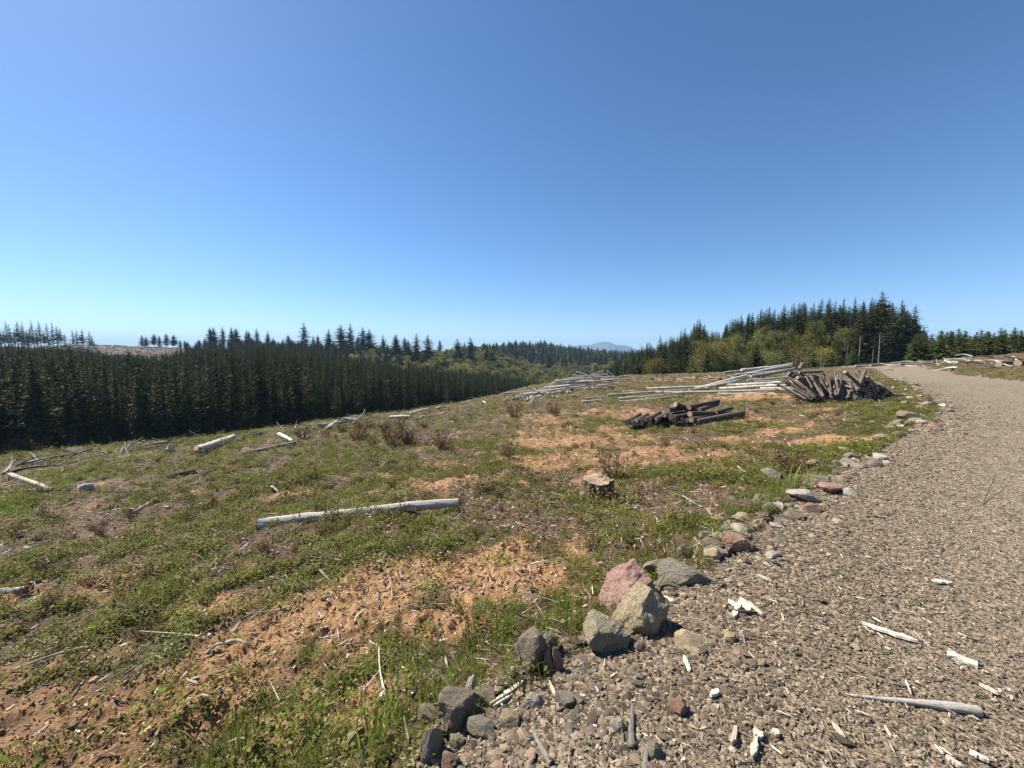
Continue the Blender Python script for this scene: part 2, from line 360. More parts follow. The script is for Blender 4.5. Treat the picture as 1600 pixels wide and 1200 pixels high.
# gravel road
m = NT('gravel_road'); co = m.coord(); n1 = m.noise(co, .8, 5, .6); n2 = m.noise(co, 9, 6, .7)
v1 = m.add('ShaderNodeTexVoronoi', Scale=34.0); m.link(co, v1.inputs['Vector'])
v2 = m.add('ShaderNodeTexVoronoi', Scale=85.0); m.link(co, v2.inputs['Vector'])
s1 = m.add('ShaderNodeSeparateColor'); m.link(v1.outputs['Color'], s1.inputs[0]); s2 = m.add('ShaderNodeSeparateColor'); m.link(v2.outputs['Color'], s2.inputs[0])
st = [(0, (.08, .063, .046)), (.4, (.20, .16, .114)), (.75, (.305, .243, .17)), (.93, (.43, .345, .24)), (1, (.6, .52, .41))]
c = m.mix(.55, m.ramp(s1.outputs[0], st), m.ramp(s2.outputs[1], st))
c = m.mix(mrange(m, n2, -.35, .75), c, (.095, .074, .055))
c = m.mix(mrange(m, n1, -.2, .55), c, (.255, .206, .148))
c = hsv(m, c, v=.95, sat=1.02); c = m.mix(mrange(m, m.attr('track'), 0, .55), c, m.ramp(n2, [(.3, (.16, .13, .094)), (.7, (.29, .238, .172))]))
m.base(c); b = m.bump(v2.outputs['Distance'], .7, .012); b = m.bump(v1.outputs['Distance'], .7, .02, b); m.bump(n2, .5, .03, b); M['road'] = m.m
# forest floor and far hills
m = NT('forest_floor'); co = m.coord(); n = m.noise(co, .12, 6, .65); cc = m.attr('clearcut')
c = m.ramp(n, [(.3, (.018, .018, .009)), (.55, (.045, .045, .018)), (.75, (.08, .08, .03))])
c = m.mix(cc, c, m.ramp(m.noise(co, .35, 8, .75), [(.32, (.022, .014, .010)), (.5, (.05, .033, .025)), (.62, (.085, .06, .048)), (.74, (.26, .22, .19))]))
m.base(c); M['floor'] = m.m
m = NT('far_hill'); co = m.coord()
m.base(m.ramp(m.noise(co, .004, 8, .65), [(.3, (.05, .062, .05)), (.7, (.085, .095, .075))])); M['far'] = m.m  # paler than dark forest: part of the distance haze is in this colour
print('mats')

# ------------------------------------------------------------ ground: one sheet, divided into clearing, road, valley and hills
ang = np.r_[np.linspace(-62, 62, 560), np.linspace(66, 294, 44)]
ang = np.radians(ang); NA = len(ang)
rad = np.r_[np.exp(np.arange(math.log(.9), math.log(48), .0082)), np.exp(np.arange(math.log(48.5), math.log(9000), .026))]; NR = len(rad)
X = (np.sin(ang)[None, :] * rad[:, None]).ravel(); Y = (np.cos(ang)[None, :] * rad[:, None]).ravel()
rd_v = road_mask(X, Y); soil_v = soil_m(X, Y)
Z = full_h(X, Y)
ii = np.arange(NR - 1)[:, None]; jj = np.arange(NA)[None, :]; j2 = (jj + 1) % NA
Q = np.stack([(ii * NA + jj) + 0 * j2, (ii * NA + j2), ((ii + 1) * NA + j2), ((ii + 1) * NA + jj) + 0 * j2], -1).reshape(-1, 4)[:, ::-1]
qx, qy = X[Q].mean(1), Y[Q].mean(1); qr = np.hypot(qx, qy)
isroad = road_mask(qx, qy) & (qr < 75)
isfar = qr > 1400
isval = (~isroad) & (~isfar) & ((sdist(qx, qy, crest) > 6) | (qr > 66))
isfield = ~(isroad | isfar | isval)
# clearcut patch on the left ridge
def clearcut_m(x, y):
    D = np.maximum(y, 20); u = CX + F * x / D
    return sstep(120, 165, u + 14 * fbm(x / 20, y / 20, 3, 3)) * (1 - sstep(268, 300, u + 14 * fbm(x / 20, y / 20, 4, 3))) * sstep(175, 200, y) * (1 - sstep(420, 500, y))
veg_n = fbm(X * .55, Y * .55, 81, 4, .55)
def veg_m(x, y, s):
    return np.clip(sstep(-.20, .22, fbm(x * .9, y * .9, 81, 6, .72) + .02) * (1 - .9 * s), 0, 1)
veg_v = veg_m(X, Y, soil_v)
def sub(name, mask, mat, attrs):
    q = Q[mask]; used, inv = np.unique(q, return_inverse=True)
    me = mesh_np(name, np.c_[X[used], Y[used], Z[used]], inv.reshape(-1, 4), mat, smooth=True)
    for an, av in attrs:
        a = me.attributes.new(an, 'FLOAT', 'POINT'); a.data.foreach_set('value', av[used].astype(np.float32))
    return tag(obj(name, me), kind='structure')
tag(sub('ground', isfield, M['soil'], [('soil', soil_v), ('veg', veg_v * (.15 + .65 * sstep(7, 22, np.hypot(X, Y))))]), 'grassy clearing with bare orange soil patches')
track_f = lambda x, y: (lambda d: np.exp(-((d - 2.1) / .34) ** 2) + np.exp(-((d - 3.75) / .36) ** 2))(-sdist(x, y, EL) + .25 * fbm(x * .5, y * .5, 111, 3)) * sstep(2.2, 4.5, np.hypot(x, y))
tag(sub('gravel_road', isroad, M['road'], [('track', np.clip(track_f(X, Y), 0, 1))]), 'grey brown gravel road edged with rocks')
tag(sub('valley', isval, M['floor'], [('clearcut', clearcut_m(X, Y))]), 'wooded valley and slopes beyond the clearing')
tag(sub('hills', isfar, M['far'], []), 'far blue mountain on the horizon')
cap = [(0, 0, h1(0, .3))] + [(X[k], Y[k], Z[k]) for k in range(NA)]
tag(obj('ground', mesh_np('ground_underfoot', cap, [(0, 1 + (k + 1) % NA, 1 + k) for k in range(NA)], M['road'])), kind='structure')
print('ground', len(Q))

# ------------------------------------------------------------ scatter by geometry nodes
def scatter(name, P, rot, scl, sources, mat=None, label=None, parent=None):
    P = np.asarray(P, np.float32); n = len(P)
    me = bpy.data.meshes.new(name); me.vertices.add(n); me.vertices.foreach_set('co', P.ravel())
    a = me.attributes.new('rot', 'FLOAT_VECTOR', 'POINT'); a.data.foreach_set('vector', np.asarray(rot, np.float32).ravel())
    scl = np.asarray(scl, np.float32)
    if scl.ndim == 1: scl = np.repeat(scl[:, None], 3, 1)
    a = me.attributes.new('scl', 'FLOAT_VECTOR', 'POINT'); a.data.foreach_set('vector', np.ascontiguousarray(scl).ravel())
    a = me.attributes.new('pick', 'INT', 'POINT'); a.data.foreach_set('value', rng.integers(0, len(sources), n).astype(np.int32))
    o = obj(name, me); tag(o, label, kind='stuff')
    g = bpy.data.node_groups.new(name, 'GeometryNodeTree')
    g.interface.new_socket('Geometry', in_out='INPUT', socket_type='NodeSocketGeometry'); g.interface.new_socket('Geometry', in_out='OUTPUT', socket_type='NodeSocketGeometry')
    N, L = g.nodes, g.links
    gi = N.new('NodeGroupInput'); go = N.new('NodeGroupOutput'); iop = N.new('GeometryNodeInstanceOnPoints'); jn = N.new('GeometryNodeJoinGeometry')
    for s in sources:
        members = s if isinstance(s, (list, tuple)) else [s]
        outs = []
        for so in members:
            oi = N.new('GeometryNodeObjectInfo'); oi.inputs['Object'].default_value = so; oi.transform_space = 'ORIGINAL'
            oi.inputs['As Instance'].default_value = len(members) == 1; outs.append(oi.outputs['Geometry'])
        if len(outs) == 1: L.new(outs[0], jn.inputs[0])
        else:
            j2 = N.new('GeometryNodeJoinGeometry')
            for q in outs: L.new(q, j2.inputs[0])
            gti = N.new('GeometryNodeGeometryToInstance'); L.new(j2.outputs[0], gti.inputs[0]); L.new(gti.outputs[0], jn.inputs[0])
    def na(nm, t):
        k = N.new('GeometryNodeInputNamedAttribute'); k.data_type = t; k.inputs['Name'].default_value = nm
        return [q for q in k.outputs if q.enabled][0]
    L.new(gi.outputs[0], iop.inputs['Points']); L.new(jn.outputs[0], iop.inputs['Instance']); iop.inputs['Pick Instance'].default_value = True
    L.new(na('pick', 'INT'), iop.inputs['Instance Index']); L.new(na('rot', 'FLOAT_VECTOR'), iop.inputs['Rotation']); L.new(na('scl', 'FLOAT_VECTOR'), iop.inputs['Scale'])
    last = iop.outputs[0]
    if mat:
        sm = N.new('GeometryNodeSetMaterial'); sm.inputs['Material'].default_value = mat; L.new(last, sm.inputs[0]); last = sm.outputs[0]
    L.new(last, go.inputs[0])
    md = o.modifiers.new('scatter', 'NODES'); md.node_group = g
    return o

# ------------------------------------------------------------ trees
def tube(pts, rads, sides=6, cap=True):
    pts = np.asarray(pts, float); n = len(pts); V = []; Fc = []
    for k in range(n):
        t = pts[min(k + 1, n - 1)] - pts[max(k - 1, 0)]; t /= np.linalg.norm(t) + 1e-9
        a = np.cross(t, [0, 0, 1.0] if abs(t[2]) < .9 else [1.0, 0, 0]); a /= np.linalg.norm(a); b = np.cross(t, a)
        for s in range(sides):
            w = 2 * math.pi * s / sides; V.append(pts[k] + rads[k] * (math.cos(w) * a + math.sin(w) * b))
    for k in range(n - 1):
        for s in range(sides):
            s2 = (s + 1) % sides; Fc.append((k * sides + s, k * sides + s2, (k + 1) * sides + s2, (k + 1) * sides + s))
    if cap: Fc.append(tuple(range(sides))[::-1]); Fc.append(tuple((n - 1) * sides + s for s in range(sides)))
    return V, Fc
def join(parts):
    V, Fc = [], []
    for v, f in parts:
        o = len(V); V += list(v); Fc += [tuple(i + o for i in q) for q in f]
    return V, Fc
def conifer(seed, h, r, base, step, dead=True, droop=.15, full=1.0, twig=1.0, pw=.85, tk=.0095):
    rs = np.random.default_rng(seed); tri = []
    z = base * h; lean = rs.normal(0, .012, 2)
    while z < h * .995:
        t = (z - base * h) / (h * (1 - base)); L0 = r * (1 - t) ** pw * (.55 + .45 * min(1, t / .22)) + .10
        nb = rs.integers(5, 8) if t < .85 else 5
        a0 = rs.uniform(0, 6.28)
        for b in range(nb):
            if rs.random() > full: continue
            a = a0 + 6.283 * b / nb + rs.normal(0, .25); L = L0 * rs.uniform(.62, 1.18); el = -.25 + .95 * t + rs.normal(0, .1)
            f = np.array([math.cos(a), math.sin(a), 0]); sd = np.array([-f[1], f[0], 0])
            o = np.array([lean[0] * z, lean[1] * z, z + rs.normal(0, step * .3)])
            ns = max(2, int(L / (.30 * twig)))
            for k in range(ns + 1):
                s = (k + .4 * rs.random()) / ns
                p = o + f * L * s + np.array([0, 0, L * (math.sin(el) * s - droop * s * s + .10 * s ** 3)])
                tl = (.42 * L * (1 - .55 * s) + .10) * rs.uniform(.6, 1.1)
                tl = min(tl, .75 * twig)
                for sg in ((-1, 1) if k < ns else (0,)):
                    d = f * .75 + sd * sg * rs.uniform(.55, 1.0) + np.array([0, 0, rs.normal(-.22, .22)]); d /= np.linalg.norm(d)
                    wv = np.cross(d, rs.normal(0, 1, 3)); wv /= np.linalg.norm(wv) + 1e-9
                    wv *= tl * .22
                    tri += [p - wv, p + wv, p + d * tl * .6 + wv * 1.1, p + d * tl]
        z += step * rs.uniform(.75, 1.25) * (1 - .45 * t)
    tri += [np.array([lean[0] * h - .06, lean[1] * h, h * .97]), np.array([lean[0] * h + .06, lean[1] * h, h * .97]), np.array([lean[0] * h + .02, lean[1] * h, h * 1.01]), np.array([lean[0] * h, lean[1] * h, h * 1.04])]
    n = len(tri) // 4
    crown = (np.array(tri), np.arange(4 * n).reshape(n, 4))
    hs = np.linspace(-.6, h * .97, 7)
    tr = [tube([(lean[0] * max(q, 0), lean[1] * max(q, 0), q) for q in hs], [max(.012, h * tk * (1 - .93 * max(q, 0) / h)) for q in hs], 6, False)]
    if dead:
        q = .06 * h
        while q < base * h + .1 * h:
            for b in range(3):
                a = rs.uniform(0, 6.28); L = rs.uniform(.4, 1.0) * r * .8; p = np.array([lean[0] * q, lean[1] * q, q]); d = np.array([math.cos(a), math.sin(a), rs.uniform(-.35, .1)])
                up = np.array([0, 0, .022])
                tr.append(([p - up, p + up, p + d * L], [(0, 1, 2)])); tr.append(([p + d * L * .5, p + d * L * .5 + up * 1.5, p + d * L * .5 + np.array([d[1], -d[0], -.2]) * L * .45], [(0, 1, 2)]))
            q += rs.uniform(.3, .6)
    return crown, join(tr)
def broadleaf(seed, h, w, stems, leaves, lsize, base=.3, clump=.5):
    rs = np.random.default_rng(seed); tr = []; tips = []
    for s in range(stems):
        a = rs.uniform(0, 6.28); sp = rs.uniform(.05, .5) * w * (stems > 1)
        top = np.array([math.cos(a) * sp, math.sin(a) * sp, h * rs.uniform(.75, .97)]); b0 = np.array([math.cos(a), math.sin(a), 0]) * (.12 * w if stems > 1 else 0)
        pts = [b0 + (top - b0) * t + np.array([rs.normal(0, .02), rs.normal(0, .02), 0]) * h * t for t in np.linspace(0, 1, 6)]; pts[0] = pts[0] - np.array([0, 0, .4])
        r0 = h * .011
        tr.append(tube(pts, [r0 * (1 - .85 * t) + .008 for t in np.linspace(0, 1, 6)], 5, False))
        for k in range(max(4, int(16 / stems))):
            t = rs.uniform(base, .97); i = min(4, int(t * 5)); p = pts[i] + (pts[i + 1] - pts[i]) * (t * 5 - i)
            a = rs.uniform(0, 6.28); L = w * .5 * rs.uniform(.5, 1.1) * math.sin(math.pi * min(1, (t - base * .6) / (1.12 - base * .6))) ** .6
            e = p + np.array([math.cos(a) * L, math.sin(a) * L, L * rs.uniform(.25, .9)])
            tr.append(tube([p, (p + e) / 2 + np.array([0, 0, -.05 * L]), e], [r0 * .4, r0 * .25, .006], 4, False))
            tips += [p * .35 + e * .65, e, e + rs.normal(0, .06 * w, 3), p * .6 + e * .4]
        tips.append(pts[-1])
    tips = np.array(tips); n = leaves
    c = tips[rs.integers(0, len(tips), n)] + np.clip(rs.normal(0, 1, (n, 3)), -1.8, 1.8) * w * .11 * clump * 2
    u = rs.normal(0, 1, (n, 3)); u /= np.linalg.norm(u, axis=1)[:, None]; v = np.cross(u, rs.normal(0, 1, (n, 3))); v /= np.linalg.norm(v, axis=1)[:, None]
    sz = lsize * rs.uniform(.6, 1.3, (n, 1))
    V = np.stack([c - u * sz, c + v * sz * .55, c + u * sz, c - v * sz * .55], 1).reshape(-1, 3)
    return (V, np.arange(4 * n).reshape(n, 4)), join(tr)
def proto(kind, crown, trunk, mc, mt):
    return (mesh_np(kind + '_crown', crown[0], crown[1], mc), mesh_np(kind + '_trunk', trunk[0], trunk[1], mt, True))
def plant_tree(name, pr, p, s, label, cat, group, rz=None, sxy=1.0):
    o = bpy.data.objects.new(name, None); COL.objects.link(o); o.location = p; o.rotation_euler = (0, 0, random.uniform(0, 6.28) if rz is None else rz); o.scale = (s * sxy, s * sxy, s)
    o.empty_display_size = .3; tag(o, label, cat, group)
    c = obj('crown', pr[0], o); t = obj('trunk', pr[1], o)
    return o, c, t
PLANT = [proto('plantation_conifer', *conifer(100 + k, 16, 1.5 + .28 * (k % 3), .32 + .05 * (k % 2), .40, True, .16, .95, 1.0), M['fir'], M['trunk']) for k in range(6)]
OLD = [proto('old_conifer', *conifer(200 + k, 24, 3.6 + .5 * (k % 3), .14 + .05 * (k % 3), .55, True, .2, .97, 1.5, .66), M['fir_dark'], M['trunk']) for k in range(6)]
MAT_ = [proto('mature_conifer', *conifer(300 + k, 18, 3.3 + .35 * (k % 3), .10 + .05 * (k % 2), .46, True, .2, .95, 1.15, .9), M['fir_dark' if k % 3 else 'fir'], M['trunk']) for k in range(6)]
RIDGE = [proto('ridge_conifer', *conifer(450 + k, 16, 2.2 + .5 * k % 1.3, .16 + .06 * (k % 3), .5, False, .2, .75, 1.5, .8), M['fir_dark'], M['trunk']) for k in range(4)]
BARE = [proto('bare_trunk_conifer', *conifer(400 + k, 20, 3.1, .52, .45, False, .2, .9, 1.1, .8, .0068), M['fir'], M['pale_trunk']) for k in range(2)]
YOUNG = [proto('young_conifer', *conifer(500 + k, 5, 1.45 + .2 * (k % 3), .03, .24, False, .12, .95, .6, .95), M['fir_young'], M['trunk']) for k in range(5)]
ALDER = [proto('alder', *broadleaf(600 + k, 12, 4.2, 1, 2300, .17, .35, .5), M['alder'], M['pale_trunk']) for k in range(4)]
ROUND = [proto('round_tree', *broadleaf(650 + k, 11, 7, 3, 1500, .42, .15, .42), M['maple' if k % 2 else 'alder'], M['trunk']) for k in range(4)]
BUSH = [proto('bush', *broadleaf(680 + k, 3, 3.0, 7, 1500, .09, .1, .5), M['maple' if k % 2 else 'alder'], M['pale_trunk']) for k in range(4)]
print('tree protos', [len(p[0].polygons) for p in (PLANT[0], OLD[0], MAT_[0], YOUNG[0])])
def prof(px, tab):
    return np.interp(px, [a for a, b in tab], [b for a, b in tab])
def pick_pts(n, pxr, Yr, mind, seed, area=True):
    rs = np.random.default_rng(seed); out = []; cell = {}
    for _ in range(n):
        Yq = math.sqrt(rs.uniform(Yr[0] ** 2, Yr[1] ** 2)) if area else math.exp(rs.uniform(math.log(Yr[0]), math.log(Yr[1])))
        px = rs.uniform(*pxr); x = (px - CX) / F * Yq
        k = (int(x // mind), int(Yq // mind)); ok = True
        for i in (-1, 0, 1):
            for j in (-1, 0, 1):
                for (a, b) in cell.get((k[0] + i, k[1] + j), ()):
                    if (a - x) ** 2 + (b - Yq) ** 2 < mind * mind: ok = False
        if ok: cell.setdefault(k, []).append((x, Yq)); out.append((x, Yq))
    return np.array(out)
def tree_pts(n, pxr, Yr, mind, seed, hr, toptab, fronttab=None, keep=None):
    """positions and heights of trees whose tops stay under the wood's outline"""
    P = pick_pts(n, pxr, Yr, mind, seed); z = base_h(P[:, 0], P[:, 1]); rs = np.random.default_rng(seed + 1)
    hh = rs.uniform(hr[0], hr[1], len(P)); res = []
    for (x, y), zz, q in zip(P, z, hh):
        px, pt = pxpy((x, y, zz + q))
        lim = prof(px, toptab) + rs.normal(0, 3)
        if fronttab is not None and y < prof(px, fronttab): continue
        if pt < lim:
            q2 = q - (lim - pt) / F * y
            if q2 < hr[0] * .8: continue
            q = q2
        if keep is not None and not keep(px, y): continue
        res.append((x, y, zz, q))
    res.sort(key=lambda t: math.hypot(t[0], t[1])); return res
PTOP = [(-80, 545), (0, 543), (130, 546), (170, 555), (255, 558), (290, 545), (400, 540), (470, 546), (520, 556), (600, 572), (700, 581), (800, 590), (860, 600)]
PFRONT = [(-80, 46), (0, 50), (200, 54), (400, 62), (600, 84), (700, 108), (800, 160), (850, 210), (880, 400)]
plan = tree_pts(24000, (-70, 860), (46, 255), 2.05, 21, (13, 20.5), PTOP, PFRONT, lambda px, y: not (120 < px < 300 and y > 200))
print('plantation', len(plan))
for k, (x, y, z, q) in enumerate(plan[:300]):
    plant_tree('plantation_conifer', PLANT[(k * 5 + int(x * 3)) % 6], (x, y, z), q / 16, 'slender dark plantation conifer in the dense even stand below the clearing', 'tree', 'plantation conifers below the clearing')
def scatter_trees(name, lst, protos, h0, label):
    srcs = []
    for pr in protos: srcs.append([o for o in COL.objects if o.data in pr][:2])
    P = [(a, b, c) for a, b, c, d in lst]; s = np.array([d / h0 for *_, d in lst]); rot = np.c_[np.zeros((len(lst), 2)), rng.uniform(0, 6.28, len(lst))]
    return scatter(name, P, rot, s, srcs, None, label)
scatter_trees('conifer_plantation', plan[300:], PLANT, 16, 'mass of dark plantation conifers behind the front rows')

# tall trees on the left ridge and along the skyline: pixel x, pixel of the top, depth, kind
ORD = 'first second third fourth fifth sixth seventh eighth ninth tenth eleventh twelfth thirteenth fourteenth fifteenth sixteenth seventeenth eighteenth nineteenth twentieth'.split()
ORD += ['twenty ' + q for q in ORD[:9]]
def ridge(lst, protos, h0, name, label, cat, group, wid=1.0):
    lst = sorted(lst)
    for k, (px, pt, Yd) in enumerate(lst):
        x = (px - CX) / F * Yd; z = float(base_h(np.array([x]), np.array([float(Yd)]))[0]); top = at_depth(px, pt, Yd)[2]; hh = max(6, top - z)
        plant_tree(name, protos[k % len(protos)], (x, Yd, z - .3), hh / h0, label.format(ORD[k]), cat, group, sxy=min(1.9, wid * max(1, (h0 / hh)) ** .5))
L1 = [(px, 505 + random.uniform(-9, 12) + (px / 14), 300 + random.uniform(-12, 12)) for px in (1, 6, 11, 17, 22, 27, 33, 38, 43, 48, 52, 57, 63, 68, 73, 80, 87, 93, 99, 106)] + [(119, 514, 300), (124, 516, 305), (133, 514, 298), (143, 516, 302), (148, 522, 304)]
ridge(L1, RIDGE, 16, 'ridge_conifer', 'thin bare based conifer on the far left ridge, {} from the left', 'tree', 'conifers on the left ridge', 1.3)
L2 = [(225, 522, 318), (231, 525, 315), (243, 521, 318), (252, 523, 322), (263, 520, 318), (274, 522, 316), (284, 530, 305), (296, 533, 300), (312, 530, 310), (322, 527, 310), (331, 510, 318), (338, 511, 322), (351, 509, 318), (366, 510, 322), (373, 511, 318), (388, 514, 322), (392, 516, 318)]
ridge(L2, OLD, 24, 'ridge_conifer', 'small dark conifer right of the brown clearcut ridge, {} from the left', 'tree', 'conifers right of the clearcut', 1.2)
L3 = [(404, 512, 400), (420, 517, 410), (453, 522, 420), (491, 523, 410), (499, 522, 400), (560, 523, 400), (619, 522, 400), (634, 526, 420), (688, 530, 450), (726, 533, 480), (738, 530, 470), (757, 534, 500), (775, 532, 520), (786, 535, 540), (650, 538, 440), (704, 545, 450), (600, 532, 400)]
ridge(L3, OLD, 24, 'skyline_conifer', 'narrow dark conifer on the far middle skyline, {} from the left', 'tree', 'narrow conifers along the middle skyline', 1.3)
BIG = [((477, 503, 360), 'tallest broad dark conifer alone on the middle skyline'), ((514, 514, 350), 'broad pointed dark conifer between the tallest skyline tree and the triple crowns'),
       ((536, 507, 340), 'left crown of the dark clump of tall skyline conifers'), ((549, 505, 335), 'right crown of the dark clump of tall skyline conifers'), ((568, 510, 345), 'tall conifer with airy top just right of the dark skyline clump'), ((579, 514, 350), 'second airy topped conifer right of the dark skyline clump'),
       ((600, 522, 320), 'dark spire conifer above the yellow green trees left of the group of five'), ((620, 522, 300), 'leftmost dark conifer in the row above the green hollow'), ((640, 530, 300), 'low full conifer in the row above the green hollow'), ((651, 520, 295), 'tall narrow conifer in the middle of the row above the green hollow'),
       ((669, 522, 290), 'rightmost thick conifer in the row above the green hollow'), ((717, 529, 330), 'dark conifer between the hollow and the twin skyline spires'), ((735, 526, 340), 'dark spire conifer left of the rounded far hill'), ((760, 536, 330), 'dark conifer low in front of the rounded far hill'), ((770, 545, 320), 'short dark conifer low beside the rounded far hill')]
for k, ((px, pt, Yd), lb) in enumerate(BIG):
    x = (px - CX) / F * Yd; z = float(base_h(np.array([x]), np.array([float(Yd)]))[0]); hh = at_depth(px, pt, Yd)[2] - z
    plant_tree('tall_conifer', OLD[k % 6], (x, Yd, z - .3), hh / 24, lb, 'tree', 'tall dark conifers on the middle skyline', sxy=1.6)

# light green broadleaf trees of the middle distance
mid = tree_pts(5200, (515, 900), (225, 460), 6.5, 33, (8, 13), [(500, 558), (600, 548), (700, 552), (800, 556), (900, 570)])
for k, (x, y, z, q) in enumerate(mid[:90]):
    plant_tree('broadleaf_tree', ROUND[(k * 7) % 4], (x, y, z), q / 11, 'round yellow green broadleaf tree in the hollow behind the plantation', 'tree', 'broadleaf trees in the hollow', sxy=1.0)
scatter_trees('broadleaf_wood', mid[90:], ROUND, 11, 'pale green broadleaf wood on the far slope')
# far wooded hill
FT = [(690, 553), (760, 540), (800, 534), (840, 530), (870, 536), (900, 542), (920, 546), (960, 549), (1010, 549), (1100, 545)]
farw = tree_pts(5200, (640, 1100), (430, 900), 8, 44, (17, 27), FT, None, lambda px, y: random.random() < .75)
scatter_trees('hillside_wood', farw, OLD, 24, 'dark conifers covering the rounded far hill')
farb = tree_pts(3400, (640, 1000), (380, 800), 9, 45, (9, 14), FT, None, lambda px, y: random.random() < .8)
scatter_trees('hillside_broadleaf', farb, ROUND, 11, 'pale green broadleaf patches on the rounded far hill')
leftw = tree_pts(1500, (290, 640), (230, 420), 5.5, 47, (12, 18), [(290, 535), (400, 533), (500, 536), (640, 545)])
scatter_trees('ridge_wood', leftw, OLD, 24, 'dark mixed conifers behind the plantation')

# slash over the clearcut: filled in once the chips exist
# right hand wood
RT = [(900, 598), (940, 585), (965, 566), (985, 549), (1015, 538), (1045, 531), (1060, 522), (1075, 517), (1090, 503), (1105, 512), (1125, 520), (1140, 505), (1165, 490), (1185, 484), (1205, 484), (1230, 478), (1260, 474), (1290, 472), (1320, 474), (1345, 474), (1370, 462), (1395, 472), (1420, 484), (1440, 512), (1460, 530), (1520, 538)]
RF = [(880, 150), (940, 150), (1000, 112), (1100, 98), (1200, 96), (1300, 94), (1360, 84), (1400, 82), (1440, 84), (1520, 90)]
rw = tree_pts(3600, (905, 1445), (80, 190), 3.2, 55, (9, 21), RT, RF)
rng_i = list(range(len(rw)))
print('right wood', len(rw))
for k, (x, y, z, q) in enumerate(rw[:300]):
    plant_tree('mature_conifer', MAT_[k % 6], (x, y, z - .2), q / 18, 'dark full crowned conifer in the tall wood behind the log piles', 'tree', 'conifers of the wood on the right', sxy=1.05)
if len(rw) > 300: scatter_trees('conifer_wood', rw[300:], MAT_, 18, 'dark conifers deep in the wood on the right')
SK = [(1015, 533, 118), (1068, 511, 112), (1090, 497, 108), (1100, 505, 110), (1140, 496, 104), (1165, 487, 104), (1197, 478, 104), (1220, 474, 104), (1240, 473, 106), (1275, 465, 100), (1288, 469, 100), (1310, 465, 98), (1328, 464, 98), (1346, 470, 92), (1400, 467, 90), (1408, 474, 88), (1422, 474, 88), (1030, 522, 122), (985, 541, 150), (1185, 482, 108), (1252, 476, 104)]
ridge(SK, MAT_, 18, 'mature_conifer', 'pointed dark conifer topping the right hand wood, {} from the left', 'tree', 'conifers topping the wood on the right', 1.0)
for px, pt, Yd, lb in ((1376, 455, 77, 'tallest conifer at the wood edge with a long pale bare trunk'), (1345, 478, 77, 'conifer with pale bare trunk left of the tallest tree at the wood edge'), (1366, 475, 76, 'conifer with bare trunk squeezed just left of the tallest tree')):
    x = (px - CX - 4) / F * Yd; z = float(base_h(np.array([x]), np.array([float(Yd)]))[0]); hh = at_depth(px, pt, Yd)[2] - z
    plant_tree('bare_trunk_conifer', BARE[0 if px != 1345 else 1], (x, Yd, z), hh / 20, lb, 'tree', 'pale trunked conifers at the wood edge', sxy=1.1)
al = tree_pts(900, (1090, 1345), (86, 99), 2.6, 61, (7, 11.5), [(1130, 530), (1180, 508), (1240, 500), (1300, 502), (1345, 508)])
for x, y, z, q in al[:34]:
    plant_tree('alder_tree', ALDER[random.randrange(4)], (x, y, z), q / 12, 'slim pale stemmed alder in fresh leaf before the dark wood', 'tree', 'alders in front of the wood')
yb = tree_pts(900, (1010, 1335), (66, 90), 2.6, 63, (3, 6.5), [(1010, 556), (1100, 548), (1200, 540), (1330, 540)])
for k, (x, y, z, q) in enumerate(yb[:78]):
    if k % 4 == 0: plant_tree('green_bush', BUSH[k % 4], (x, y, z), q / 3 * .8, 'leafy green bush at the foot of the right hand wood', 'bush', 'bushes along the wood edge')
    else: plant_tree('young_conifer', YOUNG[k % 5], (x, y, z), q / 5, 'young green conifer at the foot of the right hand wood', 'tree', 'young conifers along the wood edge')
for px, pb, pt, Yd, k, lb in ((1245, 576, 540, 52, 1, 'bright yellow green bush behind the post heap'), (1282, 577, 546, 50, 3, 'second bright yellow green bush, right behind the post heap'), (1105, 580, 538, 68, 3, 'yellowish bush low against the dark wood'), (1025, 584, 566, 66, 1, 'small straw coloured bush left at the wood edge')):
    x = (px - CX) / F * Yd; z = h1(x, Yd); plant_tree('bright_bush', BUSH[k], (x, Yd, z), (at_depth(px, pt, Yd)[2] - z) / 3, lb, 'bush', None)
rr = tree_pts(1500, (1425, 1680), (46, 66), 1.7, 65, (2.6, 4.6), [(1425, 530), (1450, 518), (1490, 514), (1530, 519), (1600, 519), (1680, 520)])
for k, (x, y, z, q) in enumerate(rr[:110]):
    plant_tree('young_conifer', YOUNG[k % 5], (x, y, z), q / 5, 'young green conifer in the row behind the right hand bank', 'tree', 'young conifers behind the bank')
print('trees done')

